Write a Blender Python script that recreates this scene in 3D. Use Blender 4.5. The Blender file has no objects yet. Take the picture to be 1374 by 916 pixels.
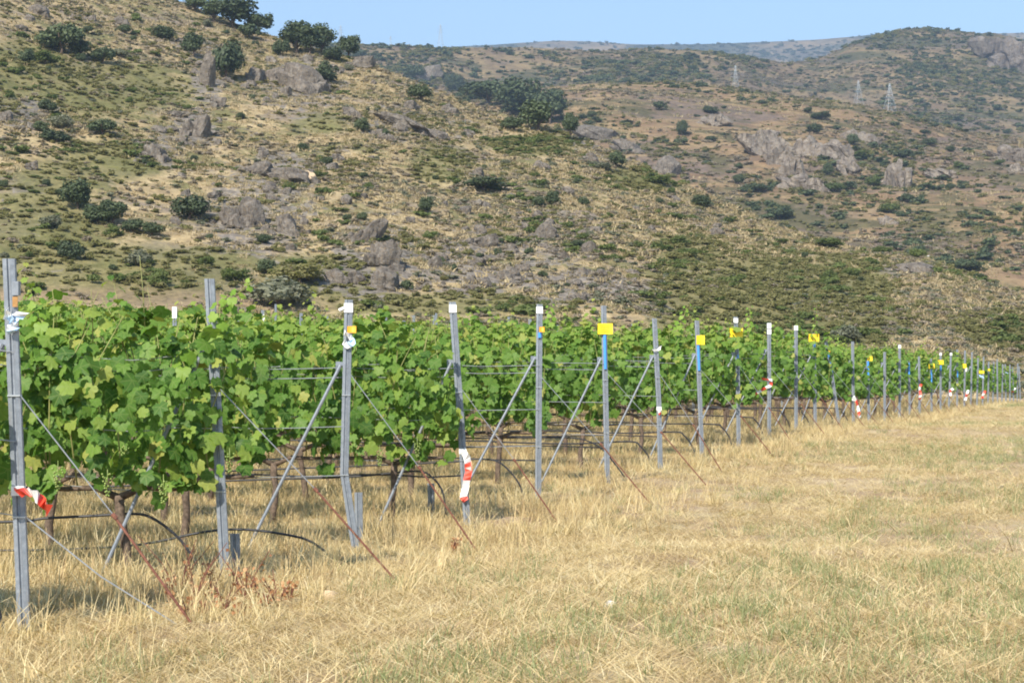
import bpy, math, random
import numpy as np
from mathutils import Vector, Matrix, Euler

R = math.radians
random.seed(7)
rng = np.random.default_rng(11)
scene = bpy.context.scene
COL = scene.collection

# ------------------------------------------------------------------ camera, sky, sun, exposure
FPX = 2500.0            # focal length in photograph pixels (1374 wide)
CX, HY = 687.0, 467.0   # column of the view axis, row of the horizon
EYE = 1.52
cam = bpy.data.cameras.new('camera')
cam.sensor_width = 36.0
cam.lens = 36.0 * FPX / 1374.0
cam.clip_start = 0.1
cam.clip_end = 30000
camo = bpy.data.objects.new('camera', cam)
camo.location = (0, 0, EYE)
camo.rotation_euler = (R(90) + math.atan((HY - 458.0) / FPX), 0, 0)
COL.objects.link(camo)
scene.camera = camo

SUN_EL, SUN_AZ = 41.0, 207.0       # azimuth measured clockwise from +Y (the view direction): behind the camera, to the left
world = bpy.data.worlds.new('World')
scene.world = world
world.use_nodes = True
wn = world.node_tree
bg = wn.nodes['Background']
sky = wn.nodes.new('ShaderNodeTexSky')
sky.sky_type = 'NISHITA'
sky.sun_disc = False
sky.sun_elevation = R(SUN_EL)
sky.sun_rotation = R(SUN_AZ)
sky.air_density = 1.0
sky.dust_density = 0.2
sky.ozone_density = 3.0
wn.links.new(sky.outputs[0], bg.inputs['Color'])
bg.inputs['Strength'].default_value = 0.122

sun = bpy.data.lights.new('sun', 'SUN')
sun.energy = 4.0
sun.angle = R(0.53)
sun.color = (1.0, 0.93, 0.82)
suno = bpy.data.objects.new('sun', sun)
sd = Vector((math.sin(R(SUN_AZ)) * math.cos(R(SUN_EL)), math.cos(R(SUN_AZ)) * math.cos(R(SUN_EL)), math.sin(R(SUN_EL))))
suno.rotation_euler = sd.to_track_quat('Z', 'Y').to_euler()
suno.location = (0, -20, 60)
COL.objects.link(suno)

scene.view_settings.view_transform = 'Standard'
scene.view_settings.look = 'None'
scene.view_settings.gamma = 1.0
scene.view_settings.exposure = 0.86
scene.render.engine = 'CYCLES'
scene.cycles.max_bounces = 6
scene.cycles.diffuse_bounces = 3
scene.cycles.transmission_bounces = 4
scene.cycles.transparent_max_bounces = 6
scene.cycles.volume_bounces = 0
scene.cycles.filter_width = 1.9

# ------------------------------------------------------------------ helpers: noise, meshes, tags
def smooth(a, b, x):
    t = np.clip((np.asarray(x, float) - a) / (b - a), 0, 1)
    return t * t * (3 - 2 * t)

def vnoise(x, y, seed=0):
    x = np.asarray(x, float); y = np.asarray(y, float)
    xi = np.floor(x).astype(np.int64); yi = np.floor(y).astype(np.int64)
    fx = x - xi; fy = y - yi
    fx = fx * fx * (3 - 2 * fx); fy = fy * fy * (3 - 2 * fy)
    def h(a, b):
        n = (a * 374761393 + b * 668265263 + seed * 974711) & 0x7fffffff
        n = ((n ^ (n >> 13)) * 1274126177) & 0x7fffffff
        n = n ^ (n >> 16)
        return (n & 0xffff) / 65535.0
    v = (h(xi, yi) * (1 - fx) + h(xi + 1, yi) * fx) * (1 - fy) + (h(xi, yi + 1) * (1 - fx) + h(xi + 1, yi + 1) * fx) * fy
    return v * 2 - 1

def fbm(x, y, seed=0, oct=4):
    s = 0; a = 1.0; t = 0
    for i in range(oct):
        s = s + a * vnoise(np.asarray(x) * 2 ** i + 17.3 * i, np.asarray(y) * 2 ** i - 9.1 * i, seed + i)
        t += a; a *= 0.5
    return s / t

def tag(o, label=None, cat=None, group=None, kind=None):
    if label: o['label'] = label
    if cat: o['category'] = cat
    if group: o['group'] = group
    if kind: o['kind'] = kind
    return o

def link(o, parent=None):
    COL.objects.link(o)
    if parent is not None: o.parent = parent
    return o

def empty(name, loc, rz=0.0):
    o = bpy.data.objects.new(name, None)
    o.empty_display_size = 0.2
    o.location = loc
    o.rotation_euler = (0, 0, rz)
    return link(o)

def np_mesh(name, V, F, mats=(), smooth_shade=False, midx=None, tint=None, luv=None):
    """V n x 3, F m x k (all faces of one size) or list of lists."""
    me = bpy.data.meshes.new(name)
    if isinstance(F, np.ndarray):
        V = np.asarray(V, np.float32)
        m, k = F.shape
        me.vertices.add(len(V)); me.vertices.foreach_set('co', V.ravel())
        me.loops.add(m * k); me.loops.foreach_set('vertex_index', F.astype(np.int32).ravel())
        me.polygons.add(m)
        me.polygons.foreach_set('loop_start', np.arange(0, m * k, k, dtype=np.int32))
        me.polygons.foreach_set('loop_total', np.full(m, k, np.int32))
        me.update(calc_edges=True)
    else:
        me.from_pydata([tuple(v) for v in V], [], F)
        me.update()
    for mt in mats: me.materials.append(mt)
    if smooth_shade: me.polygons.foreach_set('use_smooth', np.ones(len(me.polygons), bool))
    if midx is not None: me.polygons.foreach_set('material_index', np.asarray(midx, np.int32))
    if tint is not None:
        a = me.attributes.new('tint', 'FLOAT', 'POINT')
        a.data.foreach_set('value', np.asarray(tint, np.float32))
    if luv is not None:
        a = me.attributes.new('luv', 'FLOAT_VECTOR', 'POINT')
        a.data.foreach_set('vector', np.asarray(luv, np.float32).ravel())
    return me

def obj(name, me, parent=None, loc=None):
    o = bpy.data.objects.new(name, me)
    if loc is not None: o.location = loc
    return link(o, parent)

class MB:
    """collects shapes into one mesh"""
    def __init__(self): self.v = []; self.f = []; self.m = []
    def add(self, verts, faces, m=0):
        n = len(self.v)
        self.v += [tuple(p) for p in verts]
        self.f += [[i + n for i in f] for f in faces]
        self.m += [m] * len(faces)
    def box(self, c, s, m=0, mat=None):
        vs = []
        for z in (-.5, .5):
            for y in (-.5, .5):
                for x in (-.5, .5):
                    p = Vector((x * s[0], y * s[1], z * s[2]))
                    if mat: p = mat @ p
                    vs.append(p + Vector(c))
        self.add(vs, [(0, 2, 3, 1), (4, 5, 7, 6), (0, 1, 5, 4), (2, 6, 7, 3), (0, 4, 6, 2), (1, 3, 7, 5)], m)
    def tube(self, pts, rad, n=6, m=0, caps=True):
        pts = [Vector(p) for p in pts]
        if not hasattr(rad, '__len__'): rad = [rad] * len(pts)
        vs = []
        for i, p in enumerate(pts):
            d = (pts[min(i + 1, len(pts) - 1)] - pts[max(i - 1, 0)]).normalized()
            a = d.cross(Vector((0, 1, 0)))
            if a.length < 0.1: a = d.cross(Vector((1, 0, 0)))
            a.normalize(); b = d.cross(a).normalized()
            for j in range(n):
                t = 2 * math.pi * j / n
                vs.append(p + (a * math.cos(t) + b * math.sin(t)) * rad[i])
        fs = []
        for i in range(len(pts) - 1):
            for j in range(n):
                k = (j + 1) % n
                fs.append((i * n + j, i * n + k, (i + 1) * n + k, (i + 1) * n + j))
        if caps:
            fs.append(tuple(range(n))[::-1]); fs.append(tuple((len(pts) - 1) * n + j for j in range(n)))
        self.add(vs, fs, m)
    def build(self, name, mats, parent=None, loc=None, sm=False):
        me = np_mesh(name, self.v, self.f, mats if isinstance(mats, (list, tuple)) else [mats], sm, self.m)
        return obj(name, me, parent, loc)

# ------------------------------------------------------------------ materials
def new_mat(name):
    m = bpy.data.materials.new(name)
    m.use_nodes = True
    nt = m.node_tree
    return m, nt, nt.nodes['Principled BSDF'], nt.nodes['Material Output']

def N(nt, t, **kw):
    n = nt.nodes.new(t)
    for k, v in kw.items():
        if k in n.inputs.keys(): n.inputs[k].default_value = v
        else: setattr(n, k, v)
    return n

def ramp(nt, src, stops, interp='LINEAR'):
    r = nt.nodes.new('ShaderNodeValToRGB')
    r.color_ramp.interpolation = interp
    e = r.color_ramp.elements
    while len(e) < len(stops): e.new(0.5)
    for i, (p, c) in enumerate(stops):
        e[i].position = p
        e[i].color = (*c, 1) if len(c) == 3 else c
    nt.links.new(src, r.inputs[0])
    return r.outputs[0]

def mixc(nt, fac, a, b, mode='MIX'):
    m = nt.nodes.new('ShaderNodeMix'); m.data_type = 'RGBA'; m.blend_type = mode
    for i, v in ((0, fac), (6, a), (7, b)):
        if hasattr(v, 'is_linked') or hasattr(v, 'links'): nt.links.new(v, m.inputs[i])
        else: m.inputs[i].default_value = v if not isinstance(v, tuple) else (*v, 1)
    return m.outputs[2]

def noise(nt, vec, scale, detail=4, rough=0.55, dist=0.0):
    n = nt.nodes.new('ShaderNodeTexNoise')
    n.inputs['Scale'].default_value = scale; n.inputs['Detail'].default_value = detail
    n.inputs['Roughness'].default_value = rough; n.inputs['Distortion'].default_value = dist
    nt.links.new(vec, n.inputs['Vector'])
    return n.outputs['Fac']

def pos(nt):
    return nt.nodes.new('ShaderNodeNewGeometry').outputs['Position']

def simple_mat(name, c, rough=0.6, metal=0.0, var=0.25, scale=30.0, spec=0.5, trans=0.0):
    m, nt, b, out = new_mat(name)
    tc = nt.nodes.new('ShaderNodeTexCoord').outputs['Object']
    f = noise(nt, tc, scale, 5)
    lo = tuple(x * (1 - var) for x in c); hi = tuple(min(1, x * (1 + var)) for x in c)
    nt.links.new(ramp(nt, f, [(0.3, lo), (0.7, hi)]), b.inputs['Base Color'])
    b.inputs['Roughness'].default_value = rough
    b.inputs['Metallic'].default_value = metal
    b.inputs['Specular IOR Level'].default_value = spec
    return m

def leaf_mat(name, stops, trans=0.3, src='attr', rough=0.5, spec=0.3, tcol=1.3, veins=False):
    """foliage: colour from a per-leaf random value, thin and partly translucent"""
    m, nt, b, out = new_mat(name)
    if src == 'attr':
        a = nt.nodes.new('ShaderNodeAttribute'); a.attribute_name = 'tint'; v = a.outputs['Fac']
    elif src == 'both':
        a = nt.nodes.new('ShaderNodeAttribute'); a.attribute_name = 'tint'
        oi = nt.nodes.new('ShaderNodeObjectInfo')
        w = nt.nodes.new('ShaderNodeMath'); w.operation = 'MULTIPLY_ADD'
        nt.links.new(oi.outputs['Random'], w.inputs[0]); w.inputs[1].default_value = 0.55
        w2 = nt.nodes.new('ShaderNodeMath'); w2.operation = 'MULTIPLY'; w2.inputs[1].default_value = 0.45
        nt.links.new(a.outputs['Fac'], w2.inputs[0]); nt.links.new(w2.outputs[0], w.inputs[2])
        v = w.outputs[0]
    else:
        v = nt.nodes.new('ShaderNodeObjectInfo').outputs['Random']
    c = ramp(nt, v, stops)
    if veins:
        lu = nt.nodes.new('ShaderNodeAttribute'); lu.attribute_name = 'luv'
        sp = nt.nodes.new('ShaderNodeSeparateXYZ'); nt.links.new(lu.outputs['Vector'], sp.inputs[0])
        def mth(op, *a):
            n = nt.nodes.new('ShaderNodeMath'); n.operation = op
            for i, q in enumerate(a):
                if isinstance(q, (int, float)): n.inputs[i].default_value = q
                else: nt.links.new(q, n.inputs[i])
            return n.outputs[0]
        ax = mth('ABSOLUTE', sp.outputs['X']); yy = mth('SUBTRACT', sp.outputs['Y'], 0.093)
        best = None
        for ang in (0.0, 52.0, 112.0):
            ca, sa = math.cos(R(ang)), math.sin(R(ang))
            d = mth('ABSOLUTE', mth('SUBTRACT', mth('MULTIPLY', ax, ca), mth('MULTIPLY', yy, sa)))
            al = mth('ADD', mth('MULTIPLY', ax, sa), mth('MULTIPLY', yy, ca))
            d = mth('ADD', d, mth('MULTIPLY', mth('LESS_THAN', al, 0.0), 1.0))
            best = d if best is None else mth('MINIMUM', best, d)
        vm = ramp(nt, best, [(0.0, (0.38,) * 3), (0.02, (0.2,) * 3), (0.04, (0, 0, 0))])
        blot = noise(nt, lu.outputs['Vector'], 7.0, 4, 0.7)
        c = mixc(nt, 0.6, c, ramp(nt, blot, [(0.3, (0.7,) * 3), (0.7, (1.25, 1.25, 1.2))]), 'MULTIPLY')
        c = mixc(nt, vm, c, (0.26, 0.33, 0.10))
    nt.links.new(c, b.inputs['Base Color'])
    b.inputs['Roughness'].default_value = rough
    b.inputs['Specular IOR Level'].default_value = spec
    if trans > 0:
        t = nt.nodes.new('ShaderNodeBsdfTranslucent')
        mx = nt.nodes.new('ShaderNodeMixShader'); mx.inputs[0].default_value = trans
        br = mixc(nt, 1.0, c, (tcol, tcol * 1.05, tcol * 0.55), 'MULTIPLY')
        nt.links.new(br, t.inputs['Color'])
        nt.links.new(b.outputs[0], mx.inputs[1]); nt.links.new(t.outputs[0], mx.inputs[2])
        nt.links.new(mx.outputs[0], out.inputs['Surface'])
    return m

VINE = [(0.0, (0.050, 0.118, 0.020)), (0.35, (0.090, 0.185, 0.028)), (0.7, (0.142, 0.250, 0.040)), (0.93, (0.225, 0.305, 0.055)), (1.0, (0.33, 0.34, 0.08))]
M = {}
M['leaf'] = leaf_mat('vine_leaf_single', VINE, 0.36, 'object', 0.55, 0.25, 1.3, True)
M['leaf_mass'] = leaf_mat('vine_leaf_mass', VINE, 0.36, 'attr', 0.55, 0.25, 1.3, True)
M['young'] = leaf_mat('vine_leaf_young', [(0, (0.17, 0.30, 0.04)), (1, (0.27, 0.37, 0.06))], 0.4, 'attr')
M['oak'] = leaf_mat('oak_foliage', [(0, (0.042, 0.058, 0.026)), (0.5, (0.068, 0.09, 0.036)), (1, (0.105, 0.13, 0.055))], 0.12, 'both', 0.6)
M['greygreen'] = leaf_mat('grey_green_foliage', [(0, (0.11, 0.118, 0.072)), (0.5, (0.165, 0.17, 0.108)), (1, (0.225, 0.225, 0.148))], 0.25, 'both', 0.7)
M['olive'] = leaf_mat('olive_scrub_foliage', [(0, (0.155, 0.15, 0.055)), (0.5, (0.215, 0.20, 0.078)), (1, (0.29, 0.26, 0.115))], 0.45, 'both', 0.7)
M['fresh'] = leaf_mat('fresh_scrub_foliage', [(0, (0.08, 0.105, 0.028)), (0.5, (0.115, 0.145, 0.038)), (1, (0.16, 0.19, 0.055))], 0.35, 'both', 0.7)
M['greyscrub'] = leaf_mat('dry_grey_scrub', [(0, (0.19, 0.155, 0.115)), (0.5, (0.28, 0.23, 0.17)), (1, (0.36, 0.30, 0.22))], 0.3, 'both', 0.8)
M['tuft'] = leaf_mat('hill_straw', [(0, (0.29, 0.22, 0.12)), (0.5, (0.37, 0.29, 0.16)), (1, (0.46, 0.375, 0.215))], 0.15, 'both', 0.7)
STRAW = [(0.0, (0.26, 0.165, 0.09)), (0.3, (0.47, 0.345, 0.172)), (0.66, (0.68, 0.54, 0.28)), (1.0, (0.84, 0.75, 0.48))]
M['straw'] = leaf_mat('dry_straw', STRAW, 0.2, 'both', 0.55, 0.35, 1.1)
M['weed'] = leaf_mat('green_weed', [(0, (0.16, 0.195, 0.08)), (0.6, (0.25, 0.275, 0.12)), (1, (0.42, 0.40, 0.20))], 0.25, 'both', 0.6)
M['dock'] = leaf_mat('rusty_dock', [(0, (0.30, 0.13, 0.06)), (0.6, (0.45, 0.22, 0.10)), (1, (0.55, 0.34, 0.17))], 0.2, 'attr', 0.7)
M['bark'] = simple_mat('vine_bark', (0.13, 0.095, 0.07), 0.9, 0, 0.5, 40, 0.2)
M['cane'] = simple_mat('green_cane', (0.24, 0.24, 0.08), 0.6, 0, 0.4, 12, 0.3)
M['white'] = simple_mat('white_tape', (0.80, 0.79, 0.76), 0.45, 0, 0.06, 60)
M['red'] = simple_mat('red_tape', (0.70, 0.07, 0.035), 0.4, 0, 0.12, 60)
M['yellow'] = simple_mat('yellow_card', (0.86, 0.60, 0.01), 0.5, 0, 0.05, 80)
M['orange'] = simple_mat('orange_card', (0.80, 0.38, 0.02), 0.5, 0, 0.08, 80)
M['print'] = simple_mat('card_print', (0.66, 0.40, 0.01), 0.6, 0, 0.1, 80)
M['blue'] = simple_mat('blue_plastic', (0.07, 0.30, 0.72), 0.45, 0, 0.1, 50)
M['paleblue'] = simple_mat('pale_blue_plastic', (0.45, 0.62, 0.82), 0.4, 0, 0.15, 70)
M['brown'] = simple_mat('brown_card', (0.35, 0.18, 0.05), 0.6, 0, 0.2, 60)
M['hose'] = simple_mat('black_hose', (0.025, 0.025, 0.027), 0.5, 0, 0.5, 20)
M['wire'] = simple_mat('steel_wire', (0.42, 0.44, 0.45), 0.4, 0.5, 0.15, 20)
M['rust'] = simple_mat('rusty_rod', (0.20, 0.085, 0.055), 0.8, 0.1, 0.45, 60, 0.3)
M['tan'] = simple_mat('tan_stone', (0.52, 0.39, 0.24), 0.9, 0, 0.25, 18, 0.2)
M['pale'] = simple_mat('pale_stone', (0.72, 0.69, 0.63), 0.9, 0, 0.15, 18, 0.2)
M['grape'] = simple_mat('green_grape', (0.22, 0.29, 0.07), 0.4, 0, 0.2, 40)
M['slot'] = simple_mat('dark_slot', (0.05, 0.05, 0.055), 0.8, 0, 0.3, 40)
M['steel'] = simple_mat('pylon_steel', (0.36, 0.39, 0.41), 0.5, 0.3, 0.1, 1)

def galv():
    m, nt, b, out = new_mat('galvanised_steel')
    tc = nt.nodes.new('ShaderNodeTexCoord').outputs['Object']
    f = noise(nt, tc, 26, 6, 0.7)
    c = ramp(nt, f, [(0.25, (0.145, 0.165, 0.19)), (0.55, (0.235, 0.26, 0.29)), (0.8, (0.36, 0.385, 0.415))])
    mp = nt.nodes.new('ShaderNodeMapping'); mp.inputs['Scale'].default_value = (60, 60, 3)
    nt.links.new(tc, mp.inputs[0])
    f2 = noise(nt, mp.outputs[0], 1.0, 4)
    c = mixc(nt, ramp(nt, f2, [(0.55, (0, 0, 0)), (0.75, (0.35, 0.35, 0.35))]), c, (0.22, 0.19, 0.17))
    nt.links.new(c, b.inputs['Base Color'])
    b.inputs['Metallic'].default_value = 0.25
    nt.links.new(ramp(nt, f, [(0.3, (0.6,) * 3), (0.7, (0.38,) * 3)]), b.inputs['Roughness'])
    return m
M['galv'] = galv()

def rock_mat(name, lo, mid, hi, sc):
    m, nt, b, out = new_mat(name)
    p = pos(nt)
    f = noise(nt, p, sc, 8, 0.65, 0.4)
    c = ramp(nt, f, [(0.3, lo), (0.5, mid), (0.72, hi)])
    f2 = noise(nt, p, sc * 4.3, 5, 0.6)
    c = mixc(nt, ramp(nt, f2, [(0.52, (0, 0, 0)), (0.62, (0.6, 0.6, 0.6))]), c, (0.22, 0.155, 0.085))
    mp = nt.nodes.new('ShaderNodeMapping'); mp.inputs['Scale'].default_value = (1, 1, 0.22); mp.inputs['Rotation'].default_value = (0.1, 0.25, 0)
    nt.links.new(p, mp.inputs[0])
    f3 = noise(nt, mp.outputs[0], sc * 2.2, 6, 0.7, 0.6)
    c = mixc(nt, 0.85, c, ramp(nt, f3, [(0.36, (0.35, 0.33, 0.32)), (0.47, (0.95,) * 3), (0.7, (1.2, 1.17, 1.1))]), 'MULTIPLY')
    nt.links.new(c, b.inputs['Base Color'])
    b.inputs['Roughness'].default_value = 0.95
    b.inputs['Specular IOR Level'].default_value = 0.15
    bp = nt.nodes.new('ShaderNodeBump'); bp.inputs['Strength'].default_value = 0.9; bp.inputs['Distance'].default_value = 0.6 / sc
    nt.links.new(noise(nt, p, sc * 2.5, 8, 0.7), bp.inputs['Height'])
    nt.links.new(bp.outputs[0], b.inputs['Normal'])
    return m
M['rock'] = rock_mat('granite', (0.095, 0.082, 0.068), (0.20, 0.175, 0.148), (0.325, 0.29, 0.245), 1.3)
M['rock_pale'] = rock_mat('pale_granite', (0.17, 0.142, 0.118), (0.31, 0.262, 0.215), (0.49, 0.415, 0.325), 0.35)
M['rock_far'] = rock_mat('cliff_granite', (0.15, 0.13, 0.12), (0.27, 0.23, 0.20), (0.42, 0.36, 0.30), 0.12)

def terrain_mat(name, cols, sc, bump=0.3):
    """cols: straw light, straw, brown, mauve grey, olive"""
    a, b_, c_, d_, e_ = cols
    m, nt, b, out = new_mat(name)
    p = pos(nt)
    f1 = noise(nt, p, sc * 1.0, 8, 0.62, 0.3)
    c = ramp(nt, f1, [(0.30, c_), (0.44, b_), (0.60, a)])
    f2 = noise(nt, p, sc * 0.33, 7, 0.62, 0.5)
    c = mixc(nt, ramp(nt, f2, [(0.50, (0, 0, 0)), (0.60, (0.85,) * 3)]), c, d_)
    f3 = noise(nt, p, sc * 0.45 + 0.003, 8, 0.66, 0.8)
    mp = nt.nodes.new('ShaderNodeMapping'); mp.inputs['Location'].default_value = (137, 51, 23)
    nt.links.new(p, mp.inputs[0])
    f3 = noise(nt, mp.outputs[0], sc * 0.5, 8, 0.68, 0.4)
    c = mixc(nt, ramp(nt, f3, [(0.49, (0, 0, 0)), (0.57, (0.9,) * 3)]), c, e_)
    if name == 'near_hill_ground':
        at_ = nt.nodes.new('ShaderNodeAttribute'); at_.attribute_name = 'scrubland'
        c = mixc(nt, ramp(nt, at_.outputs['Fac'], [(0.2, (0, 0, 0)), (1.0, (0.75,) * 3)]), c, (0.155, 0.15, 0.058))
        at_ = nt.nodes.new('ShaderNodeAttribute'); at_.attribute_name = 'rocky'
        md = nt.nodes.new('ShaderNodeMath'); md.operation = 'MULTIPLY_ADD'; md.inputs[1].default_value = 0.24
        nt.links.new(at_.outputs['Fac'], md.inputs[0]); nt.links.new(noise(nt, p, 0.35, 7, 0.65, 0.8), md.inputs[2])
        rk_ = ramp(nt, noise(nt, p, 1.6, 7, 0.7, 0.5), [(0.3, (0.115, 0.10, 0.087)), (0.55, (0.215, 0.19, 0.163)), (0.75, (0.31, 0.28, 0.24))])
        c = mixc(nt, ramp(nt, md.outputs[0], [(0.62, (0, 0, 0)), (0.68, (0.9,) * 3)]), c, rk_)
        at_ = nt.nodes.new('ShaderNodeAttribute'); at_.attribute_name = 'soil'
        c = mixc(nt, ramp(nt, at_.outputs['Fac'], [(0.2, (0, 0, 0)), (1.0, (0.5,) * 3)]), c, (0.27, 0.185, 0.125))
    f4 = noise(nt, p, sc * 5.0, 5, 0.7)
    c = mixc(nt, 0.75, c, ramp(nt, f4, [(0.3, (0.45,) * 3), (0.5, (0.95,) * 3), (0.7, (1.35, 1.3, 1.2))]), 'MULTIPLY')
    nt.links.new(c, b.inputs['Base Color'])
    b.inputs['Roughness'].default_value = 1.0
    b.inputs['Specular IOR Level'].default_value = 0.05
    bp = nt.nodes.new('ShaderNodeBump'); bp.inputs['Strength'].default_value = bump; bp.inputs['Distance'].default_value = 0.5 / sc
    nt.links.new(f4, bp.inputs['Height']); nt.links.new(bp.outputs[0], b.inputs['Normal'])
    return m
SL, ST, BR, MV, OL = (0.44, 0.345, 0.195), (0.35, 0.265, 0.145), (0.22, 0.165, 0.105), (0.22, 0.18, 0.145), (0.16, 0.15, 0.065)
M['hill'] = terrain_mat('near_hill_ground', (SL, ST, BR, MV, OL), 0.32)
M['midhill'] = terrain_mat('middle_hill_ground', ((0.33, 0.235, 0.125), (0.25, 0.165, 0.095), (0.19, 0.128, 0.08), (0.17, 0.13, 0.105), (0.11, 0.10, 0.05)), 0.075)
M['backhill'] = terrain_mat('back_hill_ground', ((0.275, 0.205, 0.11), (0.20, 0.145, 0.088), (0.155, 0.112, 0.08), (0.145, 0.118, 0.10), (0.09, 0.09, 0.05)), 0.045)
M['farhill'] = terrain_mat('far_hill_ground', ((0.30, 0.22, 0.13), (0.20, 0.16, 0.10), (0.13, 0.12, 0.08), (0.12, 0.11, 0.09), (0.07, 0.08, 0.05)), 0.012)

def ground_mat():
    m, nt, b, out = new_mat('straw_strewn_soil')
    p = pos(nt)
    f = noise(nt, p, 0.9, 8, 0.65, 0.4)
    c = ramp(nt, f, [(0.32, (0.31, 0.205, 0.14)), (0.46, (0.42, 0.31, 0.20)), (0.62, (0.54, 0.425, 0.26))])
    mp = nt.nodes.new('ShaderNodeMapping'); mp.inputs['Scale'].default_value = (30, 90, 30)
    mp.inputs['Rotation'].default_value = (0, 0, 0.3)
    nt.links.new(p, mp.inputs[0])
    f2 = noise(nt, mp.outputs[0], 1.0, 6, 0.7, 0.6)
    c = mixc(nt, 0.8, c, ramp(nt, f2, [(0.3, (0.5, 0.45, 0.4)), (0.5, (0.95,) * 3), (0.7, (1.3, 1.25, 1.15))]), 'MULTIPLY')
    f3 = noise(nt, p, 0.45, 6, 0.6, 0.3)
    c = mixc(nt, ramp(nt, f3, [(0.52, (0, 0, 0)), (0.66, (0.5,) * 3)]), c, (0.21, 0.21, 0.09))
    nt.links.new(c, b.inputs['Base Color'])
    b.inputs['Roughness'].default_value = 1.0
    b.inputs['Specular IOR Level'].default_value = 0.05
    bp = nt.nodes.new('ShaderNodeBump'); bp.inputs['Strength'].default_value = 0.7; bp.inputs['Distance'].default_value = 0.02
    nt.links.new(f2, bp.inputs['Height']); nt.links.new(bp.outputs[0], b.inputs['Normal'])
    return m
M['ground'] = ground_mat()

# ------------------------------------------------------------------ terrain
def xhead(y): return -2.6 + (np.asarray(y, float) - 10) * 0.325
PY = [-30, 8, 10, 13, 16, 25, 31, 36, 41, 46, 52, 60, 66, 88, 110, 150]
PZ = [0.0, 0.0, 0.0, -.05, -.17, -.17, -.11, -.06, -.2, -.38, -.48, -.56, -.62, -1.15, -1.7, -2.2]
def gfield(x, y):
    x = np.asarray(x, float); y = np.asarray(y, float)
    s = 0.063 * smooth(13, 92, y)
    return np.interp(y, PY, PZ) + s * np.clip(xhead(y) - x, 0, 90)
def gnd(x, y):
    return gfield(x, y) + 0.05 * fbm(np.asarray(x) * 0.6, np.asarray(y) * 0.6, 3, 3) - 0.0

NXS = [-500, 0, 120, 240, 330, 400, 450, 500, 570, 640, 700, 760, 830, 900, 980, 1050, 1150, 1250, 1330, 1374, 1500, 1900]
NYS = [-330, -120, -50, 4, 38, 60, 72, 86, 114, 142, 160, 178, 205, 238, 272, 302, 334, 352, 380, 402, 440, 470]
MXS = [-500, 480, 600, 700, 800, 900, 950, 1000, 1050, 1100, 1150, 1200, 1250, 1300, 1374, 1900]
MYS = [130, 130, 125, 118, 110, 110, 116, 122, 128, 133, 141, 152, 166, 178, 188, 235]
BXS = [-500, 480, 540, 600, 700, 800, 880, 940, 1000, 1050, 1100, 1150, 1200, 1250, 1300, 1340, 1374, 1900]
BYS = [62, 59, 60, 63, 62, 67, 66, 70, 77, 86, 78, 57, 45, 39, 42, 44, 54, 85]
FXS = [-500, 560, 600, 650, 740, 850, 930, 1000, 1100, 1180, 1230, 1300, 1374, 1900]
FYS = [72, 66, 62, 58, 54, 57, 56, 54, 50, 43, 38, 42, 42, 60]

def column(px):
    """control profile of the relief along one bearing: distances Y and heights Z"""
    px = np.asarray(px, float)
    u = (px - CX) / FPX
    z = lambda ys, d: EYE + (HY - ys) / FPX * d
    b = np.interp(px, [-500, 0, 700, 1374, 1900], [122, 122, 116, 122, 122.])
    r1 = np.interp(px, [-500, 0, 400, 800, 1374, 1900], [350, 330, 300, 262, 205, 190.])
    v1 = r1 + 110
    r2 = np.interp(px, [-500, 500, 1000, 1374, 1900], [720, 720, 740, 690, 690.])
    v2 = r2 + 140
    r3 = np.interp(px, [-500, 500, 1000, 1250, 1900], [1150, 1150, 1250, 1500, 1500.])
    v3 = r3 + 500
    r4 = np.full_like(px, 3800.0)
    hb = gfield(u * b, b) - 0.4
    h1 = z(np.interp(px, NXS, NYS), r1)
    h2 = z(np.interp(px, MXS, MYS), r2)
    h3 = z(np.interp(px, BXS, BYS), r3)
    h4 = z(np.interp(px, FXS, FYS), r4)
    hv1 = np.minimum(h1 * 0.55, h2 * 0.35)
    hv2 = np.minimum(h2 - 14, h2 * 0.9)
    hv3 = h3 * 0.7
    Y = np.stack([b, r1, v1, r2, v2, r3, v3, r4, r4 + 700])
    Z = np.stack([hb, h1, hv1, h2, hv2, h3, hv3, h4, h4 * 0.7])
    return u, Y, Z
def rugged(x, y, seg):
    if seg == 0:   return 1.5 * fbm(x / 26, y / 26, 21, 4) + 0.35 * fbm(x / 3.5, y / 3.5, 29, 2)
    if seg <= 2:   return 7.0 * fbm(x / 85, y / 85, 22, 5)
    if seg <= 4:   return 9.0 * fbm(x / 130, y / 130, 23, 5)
    return 26.0 * fbm(x / 420, y / 420, 24, 4)
def prof(t, seg):
    if seg == 0: return t ** 1.12
    if seg in (2, 4): return np.where(t < 0.85, t * 1.06, 0.901 + 0.66 * (t - 0.85))   # slopes that round off towards the crest
    if seg == 6: return t ** 1.3
    return t
def hill_point(px, seg, t):
    u, Y, Z = column(px)
    y = Y[seg] + (Y[seg + 1] - Y[seg]) * t
    x = u * y
    z = Z[seg] + (Z[seg + 1] - Z[seg]) * prof(t, seg)
    env = np.clip(np.minimum(t * 8, 1), 0, 1) if seg == 0 else 1.0
    if seg in (0, 1): w = 1.0
    else: w = 1.0
    fade = 1 - 0.65 * np.exp(-((1 - t) / 0.08) ** 2) if seg in (0, 2, 4, 6) else 1 - 0.65 * np.exp(-(t / 0.08) ** 2)
    sg = seg if seg in (0, 2, 4, 6) else seg - 1
    if seg in (1, 3, 5):
        rz = rugged(x, y, seg - 1) * (1 - t) + rugged(x, y, seg + 1) * t
    elif seg >= 7: rz = rugged(x, y, 6)
    else: rz = rugged(x, y, seg)
    return x, y, z + rz * env * fade

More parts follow.
